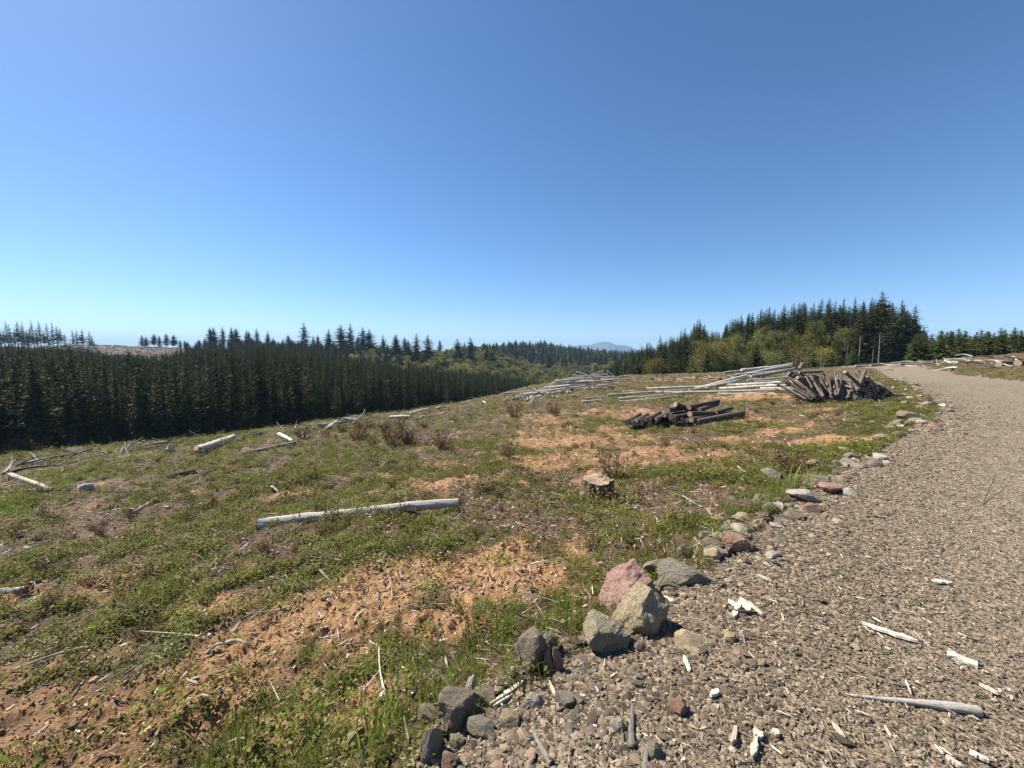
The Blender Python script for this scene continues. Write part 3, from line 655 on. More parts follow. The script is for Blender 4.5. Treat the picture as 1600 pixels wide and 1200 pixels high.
# ------------------------------------------------------------ rocks
def ico(sub):
    bm = bmesh.new(); bmesh.ops.create_icosphere(bm, subdivisions=sub, radius=1)
    V = np.array([v.co[:] for v in bm.verts]); Fc = np.array([[v.index for v in f.verts] for f in bm.faces]); bm.free(); return V, Fc
ICO = {k: ico(k) for k in (1, 2, 3, 4, 5)}
def n3(p, s, f):
    return (fbm(p[:, 0] * f + 5, p[:, 1] * f + p[:, 2] * f * .7, s, 3) + fbm(p[:, 2] * f + 9, p[:, 0] * f * .8 - p[:, 1] * f * .6, s + 3, 3)) * .5
def rock_mesh(name, seed, sub, mat, planes=11, rough=.06, hard=.97):
    rs = np.random.default_rng(seed); V, Fc = ICO[sub]
    k_ = np.arange(planes) + .5; ph = np.arccos(1 - 2 * k_ / planes); th = math.pi * (1 + 5 ** .5) * k_ + rs.uniform(0, 6.28)
    nn = np.c_[np.cos(th) * np.sin(ph), np.sin(th) * np.sin(ph), np.cos(ph)] + rs.normal(0, .28, (planes, 3)); nn /= np.linalg.norm(nn, axis=1)[:, None]; d = rs.uniform(.52, .92, planes)
    dot = V @ nn.T; rr = np.where(dot > .05, d[None, :] / np.maximum(dot, .05), 9).min(1); rr = np.minimum(rr, 1.5)
    P = V * (hard * rr + (1 - hard) * .85)[:, None]
    if sub > 2: P = P * (1 + rough * n3(P, seed, 2.2) * 2.2 + rough * .6 * n3(P, seed + 40, 6) * 2 + (rough * .3 * n3(P, seed + 50, 17) * 2 if sub > 3 else 0))[:, None]
    P = P - (P.max(0) + P.min(0)) / 2; P = P / (P.max(0) - P.min(0)) * 2
    return mesh_np(name, P, Fc, mat)
def rock(px0, py0, px1, py1, mat, label, seed, sub=3, deep=.9, sink=.32, tilt=0, name='rock', group=None, planes=11):
    """a rock filling a pixel box, standing on the ground"""
    b = at((px0 + px1) / 2, py1 - (py1 - py0) * .12); dist = math.hypot(b[1], CAMZ - b[2])
    mpp = (b[1] * math.cos(PITCH) + (CAMZ - b[2]) * math.sin(PITCH)) / F
    w = (px1 - px0) * mpp; dep = w * deep
    el = math.atan2(CAMZ - b[2], b[1])
    hgt = max(w * .32, ((py1 - py0) * mpp - dep * math.sin(el) * .75) / math.cos(el)) * (1 + sink)
    me = rock_mesh(name, seed, sub, M[mat], planes, .07 if sub >= 4 else .05, .93 if sub >= 4 else .96)
    o = obj(name, me); o.scale = (w / 2, dep / 2, hgt / 2); o.rotation_euler = (0, 0, tilt)
    o.location = (b[0], b[1] + dep * .25, b[2] + hgt * (.5 - sink)); return tag(o, label, 'rock', group)
RK = [
 (934, 868, 1028, 962, 'r_pink', 'pink speckled boulder at the back of the roadside cluster', 5),
 (962, 906, 1046, 1000, 'r_tan', 'big tan pitted boulder in the middle of the roadside cluster', 5),
 (913, 954, 990, 1022, 'r_olive', 'grey olive boulder at the front left of the roadside cluster', 5),
 (802, 987, 858, 1056, 'r_dark', 'tall dark grey rock with a leafy sprig in front', 3),
 (840, 989, 873, 1026, 'r_grey', 'light grey block leaning against the tall dark rock', 3),
 (682, 1080, 744, 1148, 'r_dark', 'large dark rough rock at the bottom corner of the road edge', 4),
 (655, 1138, 692, 1192, 'r_grey', 'brownish grey rock at the very bottom of the road edge', 3),
 (650, 1098, 690, 1128, 'r_dark', 'low dark flat rock in weeds left of the large dark rock', 3),
 (740, 1068, 778, 1106, 'r_tan', 'rounded brown rock right behind the large dark rock', 3),
 (727, 1056, 749, 1090, 'r_pale', 'pale pointed stone behind the rounded brown rock', 3),
 (726, 1124, 778, 1154, 'r_grey', 'flat greenish grey stone in the gravel right of the large dark rock', 3),
 (688, 1176, 718, 1206, 'r_red', 'reddish stone at the bottom picture edge', 3),
 (1008, 868, 1056, 906, 'r_olive', 'flat olive rock just right of the pink boulder', 3),
 (1033, 874, 1114, 918, 'r_grey', 'long grey slab sloping into the gravel', 4),
 (1026, 903, 1060, 926, 'r_dark', 'round grey stone under the long grey slab', 3),
 (1131, 826, 1182, 864, 'r_red', 'reddish brown boulder alone on the road edge', 4),
 (1103, 853, 1132, 876, 'r_yellow', 'yellowish stone left below the reddish brown boulder', 3),
 (1060, 848, 1082, 874, 'r_grey', 'grey upright stone in grass above the long slab', 3),
 (1110, 828, 1142, 852, 'r_tan', 'grey brown stone behind the reddish brown boulder', 3),
 (1148, 817, 1172, 831, 'r_pale', 'small pale stone above the reddish brown boulder', 2),
 (1194, 730, 1228, 754, 'r_grey', 'pale grey triangular rock standing in the grass', 3),
 (1258, 738, 1300, 760, 'r_dark', 'dark grey angular rock on the road edge near the orange soil', 3),
 (1284, 754, 1322, 772, 'r_pink', 'pinkish flat stone in the road edge beside dark grey rock', 3),
 (1236, 764, 1284, 786, 'r_pale', 'light grey flat slab on the bend of the road edge', 3),
 (1316, 740, 1334, 750, 'r_red', 'small red stone on the road edge', 2),
 (1055, 979, 1108, 1014, 'r_yellow', 'yellow split sandstone lying in the gravel', 3),
 (1132, 986, 1153, 1006, 'r_yellow', 'small pale yellow stone right of the split sandstone', 2),
 (863, 1016, 881, 1054, 'r_pink', 'thin upright pink stone in the gravel', 3),
 (666, 1046, 692, 1066, 'r_pale', 'white spotted rock among the weeds', 3),
 (536, 1134, 570, 1168, 'r_tan', 'tan stone half hidden in grass left of the road edge', 3),
 (1407, 640, 1434, 655, 'r_dark', 'dark rock on the grassy corner of the road bend', 2),
 (1436, 655, 1456, 663, 'r_pale', 'pale flat stone beside the road bend', 2),
 (780, 1112, 812, 1140, 'r_tan', 'tan block in the gravel right of the rounded brown rock', 3),
 (820, 1080, 850, 1108, 'r_pale', 'pale stone in the gravel under the tall dark rock', 3),
 (868, 1078, 902, 1106, 'r_grey', 'grey angular stone in the gravel below the pink sliver stone', 3),
 (848, 1020, 866, 1056, 'r_red', 'brownish pink stone left of the thin pink stone', 3),
 (806, 1046, 836, 1068, 'r_dark', 'dark stone at the foot of the tall dark rock', 3),
 (990, 1000, 1012, 1018, 'r_grey', 'small grey stone at the foot of the tan boulder', 2),
 (955, 1122, 978, 1146, 'r_pale', 'pale pinkish stone in the gravel near the bottom middle', 2),
 (1045, 1088, 1078, 1122, 'r_red', 'brownish pink flat stone in the lower gravel', 3),
 (700, 1148, 726, 1172, 'r_olive', 'olive stone under the large dark rock', 2),
 (1012, 1160, 1036, 1186, 'r_grey', 'grey rounded stone near the bottom edge of the gravel', 2),
]
srcrocks = []
for k, (a, b, c, d, mt, lb, sb) in enumerate(RK):
    deep = {13: .55, 10: .6, 23: .6, 27: .6}.get(k, .85)
    o = rock(a, b, c, d, mt, lb, (4301, 4412, 4523)[k] if k < 3 else 900 + k * 3, sb, deep, sink=.14 if k in (10, 21, 22, 23, 12) else (.40 if sb >= 4 else .33), planes=15 if sb >= 4 else 11, tilt=random.uniform(-.5, .5) if k > 5 else 0)
    if sb == 2: srcrocks.append(o)
# small rocks chained along the road edge
for k in range(95):
    t = random.random(); i = random.randrange(2, len(EL) - 3)
    p = EL[i] + (EL[i + 1] - EL[i]) * t; dd = random.gauss(.02, .16) * (1 + .05 * math.hypot(*p))
    q = EL[i + 1] - EL[i]; q = q / np.linalg.norm(q); x, y = p[0] - q[1] * dd, p[1] + q[0] * dd
    r_ = math.hypot(x, y); s = random.uniform(.03, .075) * (1 + min(r_, 16) * .06)
    if r_ < 3.3: continue
    me = rock_mesh('edge_stone', 1500 + k, 2 if r_ > 4 else 3, M[random.choice(['r_grey', 'r_grey', 'r_tan', 'r_dark', 'r_olive', 'r_pale', 'r_red'])])
    o = obj('edge_stone', me, None, (x, y, h1(x, y) + s * .12)); o.scale = (s * random.uniform(.8, 1.3), s * random.uniform(.8, 1.3), s * random.uniform(.5, .9)); o.rotation_euler = (0, 0, random.uniform(0, 6.28))
    tag(o, 'fist sized stone in the loose row along the road edge', 'rock', 'stones along the road edge')
for k in range(44):
    c = random.choice([(1425, 601, 40, 7), (1400, 668, 50, 8), (1460, 640, 30, 12), (1425, 622, 40, 8), (1390, 612, 20, 6), (1340, 722, 60, 8)])
    p = at(c[0] + random.gauss(0, c[2] * .5), c[1] + random.gauss(0, c[3] * .5)); s = random.uniform(.05, .13)
    me = rock_mesh('bend_stone', 1800 + k, 2, M[random.choice(['r_grey', 'r_tan', 'r_pale', 'r_pale', 'r_dark'])])
    o = obj('bend_stone', me, None, (p[0], p[1], p[2] + s * .2)); o.scale = (s, s * .8, s * .55); o.rotation_euler = (0, 0, random.uniform(0, 6.28))
    tag(o, 'pale stone strewn beside the road bend near the post heap', 'rock', 'stones by the road bend')
print('rocks')

# ------------------------------------------------------------ logs, poles, sticks
def log_mesh(seed, sides=14, segs=18, taper=.25, knob=.07, mat=None, bend=.0):
    """unit log along +x, radius 1 in y and z"""
    rs = np.random.default_rng(seed); V = []; ph = rs.uniform(0, 6.28, 3)
    for k in range(segs + 1):
        t = k / segs; oy = bend * math.sin(3.1 * t + ph[0]); oz = bend * .6 * math.sin(4.3 * t + ph[1])
        for s in range(sides):
            a = 2 * math.pi * s / sides; V.append((t, math.cos(a), math.sin(a), oy, oz))
    V = np.array(V); t = V[:, 0]
    aa = np.arctan2(V[:, 2], V[:, 1])
    rr = (1 - taper * t) * (1 + knob * (fbm(t * 9 + seed, np.cos(aa) * 1.3 + 4 + np.sin(aa) * .7, seed, 4, .6) * 1.3) + .05 * np.cos(2 * aa + ph[2]))
    P = np.c_[t, V[:, 1] * rr + V[:, 3], V[:, 2] * rr + V[:, 4]]
    n = segs + 1; Fc = []
    for k in range(segs):
        for s in range(sides): Fc.append((k * sides + s, k * sides + (s + 1) % sides, (k + 1) * sides + (s + 1) % sides, (k + 1) * sides + s))
    Fc.append(tuple(range(sides))[::-1]); Fc.append(tuple((n - 1) * sides + s for s in range(sides)))
    me = mesh_np('log', P, Fc, mat, True); 
    ends = []
    for k, sg in ((0, -1), (n - 1, 1)):
        ring = P[k * sides:(k + 1) * sides]; c = ring.mean(0); E = [c + np.array([sg * .004, 0, 0])] + [c + (q - c) * .93 + np.array([sg * .004, 0, 0]) for q in ring]
        f = [(0, 1 + (s + 1) % sides, 1 + s) if sg < 0 else (0, 1 + s, 1 + (s + 1) % sides) for s in range(sides)]
        ends.append(mesh_np('cut_end', E, f, M['cut']))
    return me, ends
def put_log(name, p0, p1, r, var, label, cat='log', group=None, ends=(0, 1), roll=None):
    me, em = var; p0 = np.asarray(p0, float); p1 = np.asarray(p1, float); d = Vector(p1 - p0); L = d.length
    o = obj(name, me); q = d.to_track_quat('X', 'Z')
    o.rotation_mode = 'QUATERNION'; o.rotation_quaternion = q @ Matrix.Rotation(random.uniform(0, 6.28) if roll is None else roll, 3, 'X').to_quaternion()
    o.location = p0; o.scale = (L, r, r); tag(o, label, cat, group)
    for e in ends: obj('cut_end', em[e], o)
    return o
DARK = [log_mesh(20 + k, 12, 12, .16, .10, M['bark']) for k in range(4)]
POST = [log_mesh(30 + k, 10, 8, .12, .10, M['post_bark']) for k in range(4)]
POLE = [log_mesh(40 + k, 9, 22, .45, .10, M['grey_wood'], .35) for k in range(4)]
POLEW = [log_mesh(50 + k, 9, 22, .4, .10, M['white_wood'], .35) for k in range(4)]
LOGW = [log_mesh(60 + k, 16, 44, .25, .24, M['white_wood'], .5 if k == 0 else .12) for k in range(4)]
LOGG = [log_mesh(70 + k, 16, 30, .3, .16, M['grey_wood'], .15) for k in range(3)]
STICK = [log_mesh(80 + k, 6, 16, .6, .12, M['grey_wood'], 1.6) for k in range(4)]
STICKW = [log_mesh(90 + k, 6, 16, .6, .12, M['white_wood'], 1.8) for k in range(4)]
STICKD = [log_mesh(95 + k, 6, 16, .6, .12, M['bark'], 1.6) for k in range(4)]
def glog(name, px0, py0, px1, py1, rpx, var, label, cat='log', group=None, ends=(), lift=(0, 0)):
    a, b = at(px0, py0), at(px1, py1); r = rpx * (a[1] + b[1]) / 2 / F
    a[2] += r * .6 + lift[0]; b[2] += r * .5 + lift[1]
    return put_log(name, a, b, r, var, label, cat, group, ends)
glog('fallen_log', 406, 826, 717, 798, 8.8, LOGW[0], 'long pale fallen log lying alone in the middle of the grass', ends=(0, 1), lift=(.05, .04))
glog('fallen_log', 308, 708, 366, 690, 6, LOGW[1], 'thick pale log jutting up at the left edge of the clearing', ends=(1,), lift=(0, .12))
glog('fallen_log', 378, 712, 462, 694, 4, LOGG[1], 'dark grey log lying left of the bracken patch', ends=())
glog('fallen_log', 262, 748, 306, 738, 5, DARK[1], 'short dark log in grass at the left middle', ends=(1,))
glog('fallen_log', 18, 744, 78, 766, 4, LOGW[2], 'pale split log at the far left slash heap', ends=(0,))
glog('fallen_log', 44, 772, 80, 768, 4.5, LOGG[0], 'grey log piece below the pale split log at far left', ends=(1,))
glog('fallen_log', 124, 768, 146, 762, 6, LOGW[3], 'stubby white log end right of the far left slash heap', ends=(1,))
glog('fallen_log', -30, 935, 40, 924, 8, LOGW[1], 'white log end at the left picture edge', ends=(1,))
glog('fallen_log', 437, 680, 456, 690, 3.2, LOGW[2], 'white broken chunk on the clearing rim left of centre', ends=(0,))
glog('fallen_log', 500, 668, 540, 662, 4, LOGG[2], 'grey log lying along the clearing rim', ends=(0,))
glog('fallen_log', 512, 672, 526, 662, 4, LOGW[3], 'short pale log tipped on the clearing rim', ends=(1,), lift=(0, .03))
glog('fallen_log', 538, 662, 556, 660, 6, LOGW[1], 'white knotty log end on the clearing rim beside upright stake', ends=(0,))
a = at(555, 664); put_log('upright_stake', a, a + np.array([.28, .2, .7]), .06, STICKW[0], 'white stake standing tilted on the clearing rim', 'stake')
glog('fallen_log', 610, 654, 640, 652, 3, LOGW[2], 'pale short pole on the rim behind the bracken')
glog('fallen_log', 640, 648, 672, 640, 2.6, POLEW[0], 'pale pole on the far rim of the clearing')
glog('fallen_log', 658, 654, 694, 646, 2.2, POLEW[1], 'second pale pole on the far rim of the clearing')
glog('fallen_log', 684, 640, 694, 636, 2.2, POLEW[2], 'short pale stick on the far rim above the poles')
a = at(262, 706); put_log('broken_snag', a - [0, 0, .1], a + np.array([.05, .1, .2]), .11, LOGW[2], 'white broken snag at the left rim of the clearing', 'stump', None, ())
# sticks
SK_ = [(487, 880, 572, 956, 2.2, 'STICK', 'long thin brown grey stick lying on the orange soil'), (608, 902, 636, 950, 2.0, 'STICK', 'short grey stick on orange soil right of the long stick'), (588, 926, 593, 952, 2.6, 'STICK', 'small upright pale stick by the orange soil'),
       (-10, 852, 40, 855, 2.4, 'STICKW', 'white bent branch at the left edge'), (38, 855, 80, 880, 2.2, 'STICKW', 'lower arm of the white bent branch at the left edge'),
       (175, 797, 212, 797, 1.6, 'STICKW', 'pale twig left of the grey forked branch'), (205, 800, 252, 780, 3, 'STICK', 'grey forked branch in the left grass'), (380, 765, 428, 764, 2.6, 'STICKW', 'white forked branch above the long pale log'), (426, 762, 444, 784, 2.2, 'STICKW', 'downward arm of the white forked branch'),
       (514, 792, 548, 766, 2, 'STICK', 'curved pale stick above the long pale log'), (314, 1020, 350, 1014, 4.5, 'STICKW', 'chunky pale stick on lower left soil'), (350, 1010, 392, 1004, 3.4, 'STICKW', 'white stick end on lower left soil'),
       (0, 742, 32, 718, 2, 'STICK', 'grey branch slanting up at the far left'), (0, 768, 120, 742, 1.8, 'STICKD', 'long dark pole across the far left slash'), (60, 800, 72, 780, 1.6, 'STICKW', 'short white twig in left grass'), (0, 802, 30, 796, 1.6, 'STICKW', 'pale twig by the left picture edge'),
       (100, 738, 115, 722, 1.6, 'STICK', 'grey twig poking up in the left slash'), (420, 905, 470, 908, 2, 'STICK', 'brown stick in the weeds left of the orange soil'), (440, 915, 470, 935, 1.6, 'STICK', 'thin stick below the brown stick'), (200, 912, 222, 904, 2.4, 'STICKW', 'white bone like stick in the left grass'),
       (100, 1048, 140, 1042, 2, 'STICK', 'grey twig on the lower left soil'), (1070, 780, 1110, 796, 2, 'STICKW', 'pale stick in the grass right of the stump'), (1085, 690, 1118, 712, 1.8, 'STICKD', 'dark branch below the dark log stack'),
       (755, 628, 790, 640, 1.4, 'STICKW', 'thin pale stick on the far slope'), (700, 735, 740, 722, 1.4, 'STICKW', 'thin bleached stick beside the middle soil patch'), (590, 735, 615, 715, 1.3, 'STICK', 'thin stick above the middle soil patch')]
for a_, b_, c_, d_, r_, v_, lb in SK_:
    glog('stick', a_, b_, c_, d_, r_, globals()[v_][random.randrange(4)], lb, 'stick')
# on the road
def board(px0, py0, px1, py1, wpx, label, mat='splinter', th=.008, name='wood_splinter', ragged=.35):
    a, b = at(px0, py0), at(px1, py1); d = b - a; L = np.linalg.norm(d); mpp = (a[1] + b[1]) / 2 / F * 1.15; w = wpx * mpp / 2; rs = np.random.default_rng(int(px0 + py0))
    n = 9; V = []
    for k in range(n):
        t = k / (n - 1); ww = w * (1 - .75 * abs(2 * t - 1) ** 3) * (1 + ragged * rs.normal(0, .5)); c = rs.normal(0, .12) * w
        V += [(t * L, c - ww, 0), (t * L, c + ww, 0), (t * L, c + ww * .8, th * 1.6), (t * L, c - ww * .8, th * 1.6)]
    Fc = []
    for k in range(n - 1):
        for s in range(4): Fc.append((k * 4 + s, k * 4 + (s + 1) % 4, k * 4 + 4 + (s + 1) % 4, k * 4 + 4 + s))
    Fc += [(3, 2, 1, 0), tuple((n - 1) * 4 + s for s in range(4))]
    o = obj(name, mesh_np(name, V, Fc, M[mat])); o.location = a + np.array([0, 0, .012]); o.rotation_mode = 'QUATERNION'; o.rotation_quaternion = Vector(d).to_track_quat('X', 'Z')
    return tag(o, label, 'wood splinter')
BD = [(1346, 978, 1434, 1007, 8, 'long white split sliver on the right of the road'), (765, 1106, 826, 1064, 6, 'white stick by the rounded brown rock'), (770, 1110, 800, 1092, 3, 'thin white sliver beside the white stick'), (698, 1152, 724, 1138, 5, 'short white sliver under the large dark rock'),
      (1138, 942, 1152, 952, 7, 'left pale chip of the little splinter heap in the road'), (1146, 968, 1155, 945, 7, 'grey chip of the little splinter heap'), (1158, 938, 1170, 960, 10, 'broad white chip of the little splinter heap'), (1168, 945, 1192, 966, 6, 'right sliver of the little splinter heap'), (1138, 958, 1184, 962, 4, 'dark stick across the little splinter heap'),
      (1456, 911, 1488, 915, 6, 'pale flat chip high on the right of the road'), (1143, 1168, 1150, 1142, 8, 'grey white chip low in the gravel'), (1175, 1190, 1182, 1160, 9, 'long pale chip low in the gravel'), (1176, 1148, 1192, 1158, 14, 'square white chip low in the gravel'), (1208, 1146, 1216, 1156, 12, 'small white block in the gravel'), (1068, 1030, 1078, 1054, 6, 'white sliver in the gravel below the split sandstone'),
      (1514, 1180, 1545, 1196, 8, 'pale straw coloured sliver at the lower right'), (1478, 1188, 1500, 1206, 9, 'broken yellowish chip at the lower right'), (858, 1070, 868, 1092, 4, 'thin white sliver between gravel stones'), (1110, 1092, 1122, 1084, 8, 'pale chip left of the gravel middle'), (1530, 1075, 1560, 1090, 5, 'thin white splinter right of the grey branch'), (1300, 1135, 1320, 1160, 5, 'pale thin splinter left of the road middle'), (1185, 902, 1205, 912, 4, 'white chip behind the splinter heap'), (1036, 936, 1054, 944, 6, 'white flat chip at the right of the tan boulder')]
srcchips = []
for q in BD: srcchips.append(board(*q[:5], q[5]))
srcchips[8].data.materials[0] = M['bark']
o = glog('grey_branch', 1528, 1116, 1322, 1086, 7.5, log_mesh(131, 10, 26, .8, .25, M['white_wood'], .4), 'grey weathered branch lying across the lower right of the road', 'branch', None, ())
o = glog('driftwood_stick', 992, 1172, 986, 1102, 6.5, log_mesh(132, 8, 16, .55, .25, M['grey_wood'], .6), 'grey weathered stick pointing away in the lower gravel', 'stick', None, ())
o = glog('driftwood_stick', 862, 1196, 832, 1146, 5.5, log_mesh(133, 8, 16, .4, .25, M['grey_wood'], .5), 'grey forked stick near the bottom picture edge', 'stick', None, ())
o = glog('driftwood_stick', 1008, 1215, 1016, 1168, 7, log_mesh(134, 8, 16, .4, .25, M['grey_wood'], .5), 'pale grey wood piece at the bottom picture edge', 'stick', None, ())
o = glog('thin_twig', 1246, 1110, 1276, 1098, 2.4, STICK[1], 'thin grey twig in the road left of the branch', 'stick', None, ())
o = glog('thin_twig', 1538, 790, 1552, 757, .6, STICKD[1], 'reddish twig standing on the right of the road', 'stick', None, (), lift=(0, .12))
# curled bark
a, b = at(1480, 1024), at(1528, 1042); d = b - a; L = np.linalg.norm(d); r = .028; V = []; n = 10; ms = 9
for layer in (1.0, .82):
    for k in range(n):
        for s in range(ms):
            w = math.pi * (-.1 + 1.2 * s / (ms - 1)); V.append((L * k / (n - 1), math.cos(w) * r * layer, math.sin(w) * r * layer * .9))
Fc = []
for ly in range(2):
    o_ = ly * n * ms
    for k in range(n - 1):
        for s in range(ms - 1):
            q = (o_ + k * ms + s, o_ + k * ms + s + 1, o_ + (k + 1) * ms + s + 1, o_ + (k + 1) * ms + s); Fc.append(q if ly == 0 else q[::-1])
for k in range(n - 1):
    for s in (0, ms - 1): Fc.append((k * ms + s, (k + 1) * ms + s, n * ms + (k + 1) * ms + s, n * ms + k * ms + s))
for s in range(ms - 1):
    for k in (0, n - 1): Fc.append((k * ms + s, k * ms + s + 1, n * ms + k * ms + s + 1, n * ms + k * ms + s))
o = obj('curled_bark', mesh_np('curled_bark', V, Fc, M['white_wood'])); o.location = a; o.rotation_mode = 'QUATERNION'; o.rotation_quaternion = Vector(d).to_track_quat('X', 'Z'); tag(o, 'curled pale piece of bark on the right of the road', 'bark')

# dark log stack in the middle: near cut end (px, py), far end offset in metres, radius
g = 'logs of the dark stack in the middle'
ST = [(980, 660, 1.1, 2.0, .1), (989, 661, 1.2, 2.0, .11), (994, 663, 1.1, 1.9, .09), (1002, 662, 1.2, 1.8, .095), (1015, 662, 1.1, 1.9, .1), (1015.5, 654.5, 1.0, 1.7, .1), (1026, 655.5, 1.05, 1.7, .105),
      (1032, 664.5, 1.0, 1.0, .075), (1048, 652, 1.0, 1.5, .105), (1052, 655.5, 1.2, 1.2, .12), (1043, 641.5, 1.0, 1.0, .115), (1072, 658, .9, 1.4, .09), (1078, 647, 1.9, .9, .115), (1080, 656, 1.6, 1.1, .115), (1089, 659.5, 1.85, .5, .125)]
zb = at(1040, 670)
for k in range(7): ST.append((985 + 13 * k + random.uniform(-4, 4), 656 - 1.6 * (3 - abs(k - 4)) + random.uniform(-2, 2), random.uniform(.7, 1.6), random.uniform(.8, 1.8), random.uniform(.06, .085)))
for k, (px, py, dx, dy, r) in enumerate(ST):
    r *= .88
    p = at_depth(px, py, zb[1] + (.35 if py < 650 else .1) + (0 if px < 1075 else -.1)); gz = h1(p[0], p[1]); p[2] = max(p[2], gz + r * .8)
    q = p + np.array([dx, dy, 0]); q[2] = max(h1(q[0], q[1]) + r, p[2] - (.05 if px < 1060 else .12))
    put_log('dark_log', p, q, r, DARK[k % 4], 'dark barked log with sawn end in the middle stack', 'log', g, (0, 1))
for k, (a_, b_, c_, d_, r, dz) in enumerate([(1055, 632, 1092, 645, .1, 0), (1076, 637, 1122, 627, .1, .8), (1092, 641, 1121, 631, .09, .8), (1118, 645, 1143, 638, .08, .4)]):
    put_log('dark_log', at_depth(a_, b_, zb[1] + .7), at_depth(c_, d_, zb[1] + 1.1 + dz), r, DARK[k], 'dark log lying crosswise on the middle stack', 'log', g, (0, 1))

# long bleached poles behind
g = 'bleached poles in the long heap'
PL = [(950, 620, 1110, 608, 3.2), (967, 627, 1080, 613, 3.2), (968, 629, 1060, 621, 2.6), (1020, 614, 1246, 611, 2.6), (1088, 609, 1166, 589, 3.2), (1104, 608, 1168, 591, 2.8), (1132, 584, 1200, 575, 2.6), (1158, 582, 1238, 570, 3.4), (1164, 586, 1238, 573, 3.0), (1174, 590, 1242, 577, 3.2), (1120, 605, 1262, 598, 3.6), (1124, 609, 1258, 604, 3.2),
      (1122, 616, 1196, 618, 2.6), (1188, 609, 1268, 607, 3), (1194, 614, 1292, 613, 3), (915, 624, 1000, 613, 1.8), (910, 629, 952, 623, 1.8), (1150, 603, 1250, 600, 3.2), (1180, 600, 1258, 597, 3), (1168, 596, 1232, 594, 2.4), (1010, 608, 1120, 604, 2), (1190, 577, 1246, 571, 2.8), (1150, 587, 1240, 580, 2.2), (1200, 604, 1250, 606, 3)]
for k, (a_, b_, c_, d_, rp) in enumerate(PL):
    dep = max(14, 24 - (b_ - 608) * .25) if b_ > 592 else 30
    p, q = at(a_, b_), at(c_, d_ + (0 if d_ > 594 else 6))
    if d_ <= 594: q = at_depth(c_, d_, p[1] + 2.5)
    if q[1] > p[1] + 9: q = at_depth(c_, d_, p[1] + 3)
    if p[1] > q[1] + 9: p = at_depth(a_, b_, q[1] + 3)
    r = rp * (p[1] + q[1]) / 2 / F; p[2] = max(p[2], h1(p[0], p[1])) + r * .5; q[2] = max(q[2], h1(q[0], q[1])) + r * .5
    put_log('long_pole', p, q, r, (POLEW if k % 3 else POLE)[k % 4], 'long bleached bare pole in the heap behind the dark log stack', 'pole', g, ())
g = 'poles of the far left heap'
PL2 = [(842, 610, 905, 600, 2.6), (868, 596, 928, 591, 2.2), (866, 599, 927, 595, 2.2), (900, 581, 932, 590, 1.1), (903, 574, 928, 585, .9), (922, 586, 943, 579, .9), (949, 580, 964, 590, .9), (922, 588, 962, 589, 1.4), (938, 594, 978, 595, 1.8), (934, 603, 968, 598, 1.2), (858, 604, 872, 592, .9), (788, 622, 850, 608, 1.4), (800, 619, 842, 608, 1.2), (910, 607, 950, 607, 1.2), (818, 627, 862, 617, 1.4), (940, 593, 990, 592, 1.2),
       (880, 592, 930, 587, 1.4), (890, 600, 950, 597, 1.6), (850, 606, 890, 602, 1.6), (900, 597, 960, 593, 1.4), (910, 592, 968, 592, 1.4), (925, 605, 935, 595, 1.2), (830, 614, 880, 609, 1.5), (860, 610, 915, 603, 1.6), (870, 604, 930, 600, 1.5), (905, 588, 950, 584, 1.1), (838, 620, 870, 614, 1.5), (812, 630, 850, 622, 1.6), (895, 586, 925, 592, 1.0), (930, 590, 955, 600, 1.1)]
hb = at(890, 612)
for k, (a_, b_, c_, d_, rp) in enumerate(PL2):
    Yd = hb[1] + random.uniform(-.8, 1.8)
    p, q = at_depth(a_, b_, Yd), at_depth(c_, d_, Yd + random.uniform(-.8, .8)); r = rp * Yd / F
    for s in (p, q): s[2] = max(s[2], h1(s[0], s[1]) + r)
    put_log('heap_pole', p, q, r, (POLEW if k % 4 else POLE)[k % 4], 'grey bleached pole tangled in the far left heap', 'pole', g, ())
for k in range(70):   # broken pieces on the heap's near slope
    px = random.gauss(850, 32); py = 624 - (px - 815) * .16 + random.gauss(0, 4)
    if not 790 < px < 930: continue
    p = at(px, py); a = random.uniform(0, 3.14); L = random.uniform(.3, 1.0)
    q = p + np.array([math.cos(a) * L, math.sin(a) * L * .6, random.uniform(.02, .3)]); p[2] += .05
    put_log('broken_branch', p, q, random.uniform(.03, .08), random.choice(STICKW + STICK), 'short broken bleached branch at the foot of the far left heap', 'branch', 'broken branches of the far left heap', ())

